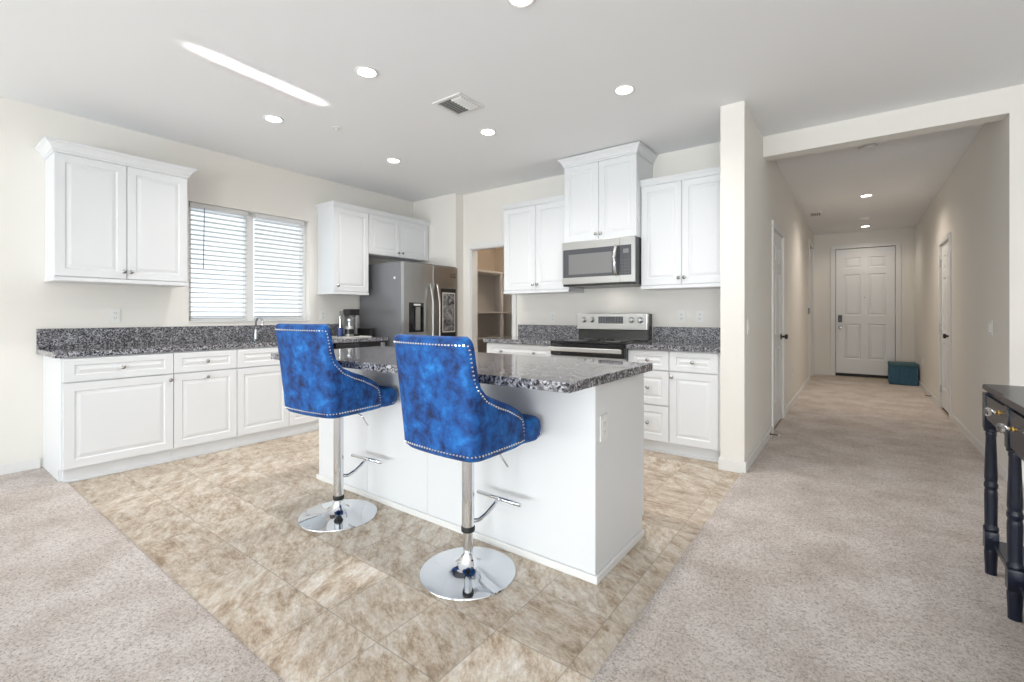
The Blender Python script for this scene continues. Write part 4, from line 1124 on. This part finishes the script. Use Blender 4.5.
b = nb(); box(b, TX0+0.025, TY0+0.02, TZ1-0.165, TX1-0.02, TY1-0.02, TZ1-0.0285, 0.002); box(b, TX0+0.0245, 1.93, TZ1-0.205, TX1-0.02, 2.54, TZ1-0.1651, 0.002); part('apron', b, M['blacklacquer'], tb)
for y0, y1, kn in ((2.59, 2.91, [2.665]), (1.95, 2.525, [2.455, 2.02]), (1.57, 1.885, [1.72])):
    b = nb(); box(b, TX0+0.014, y0, TZ1-(0.185 if y0 == 1.95 else 0.15), TX0+0.0245, y1, TZ1-0.045, 0.003); dr_ = part('drawer', b, M['blacklacquer'], tb)
    for ky in kn:
        kz = TZ1-(0.105 if y0 == 1.95 else 0.08)
        b = nb(); lathe(b, [(0, 0), (0.010, 0), (0.010, 0.003), (0.005, 0.006), (0.006, 0.012), (0.008, 0.014), (0, 0.015)], (TX0+0.0135, ky, kz), 'x', 14, -1); part('knob_stem', b, M['gold'], dr_, True)
        b = nb(); lathe(b, [(0, 0.014), (0.006, 0.015), (0.018, 0.030), (0.019, 0.036), (0.012, 0.045), (0, 0.047)], (TX0+0.0135, ky, kz), 'x', 8, -1); part('crystal_knob', b, M['crystal'], dr_)
LZ = TZ1-0.1655
def leg(x, y):
    bm = nb()
    box(bm, x-0.024, y-0.024, LZ-0.03, x+0.024, y+0.024, LZ+0.13, 0.002)
    prof = [(0.0, LZ-0.03), (0.024, LZ-0.03), (0.024, LZ-0.04), (0.018, LZ-0.045), (0.019, LZ-0.055), (0.017, LZ-0.065), (0.022, LZ-0.24), (0.022, LZ-0.255), (0.020, LZ-0.262), (0.021, LZ-0.27), (0.0235, LZ-0.276), (0.0235, LZ-0.290), (0.020, LZ-0.297), (0.021, LZ-0.304), (0.022, LZ-0.312), (0.0225, LZ-0.33), (0.021, 0.235), (0.022, 0.228), (0.026, 0.222), (0.026, 0.210), (0.024, 0.205), (0, 0.205)]
    lathe(bm, prof, (x, y, 0), 'z', 24)
    box(bm, x-0.023, y-0.023, 0.125, x+0.023, y+0.023, 0.205, 0.002)
    lathe(bm, [(0, 0.125), (0.021, 0.125), (0.023, 0.11), (0.020, 0.04), (0.020, Z0), (0, Z0)], (x, y, 0), 'z', 20)
    part('leg', bm, M['blacklacquer'], tb, True)
for x in (TX0+0.034, TX1-0.045):
    for y in (2.942, 2.555, 1.92, TY0+0.033): leg(x-(0.014 if y in (2.56, 1.98) and x < 0.6 else 0), y)
b = nb(); box(b, TX0+0.035, TY0+0.04, 0.145, TX1-0.045, TY1-0.04, 0.168, 0.003); part('lower_shelf', b, M['blacklacquer'], tb)

# ------------------------------------------------------------------ ottoman by the entrance door
ot = thing('storage_ottoman', 'teal blue cube storage ottoman beside the entrance door', 'ottoman', (0.68, 10.3, 0.0))
ox0, ox1, oy0, oy1 = 0.465, 0.835, 10.09, 10.46
b = nb(); rings = []
pts = []
for k in range(13):
    u = k/12
    pts.append((ox0+u*(ox1-ox0), oy0+(0.006 if k % 2 else 0)))
ringp = pts + [(ox1, oy1), (ox0, oy1)]
loops(b, [[(x, y, z) for x, y in ringp] for z in (0.005, 0.30)]); part('box', b, M['teal'], ot)
b = nb(); box(b, ox0-0.006, oy0-0.006, 0.301, ox1+0.006, oy1+0.006, 0.365, 0.02, 3); part('lid', b, M['teal_top'], ot)
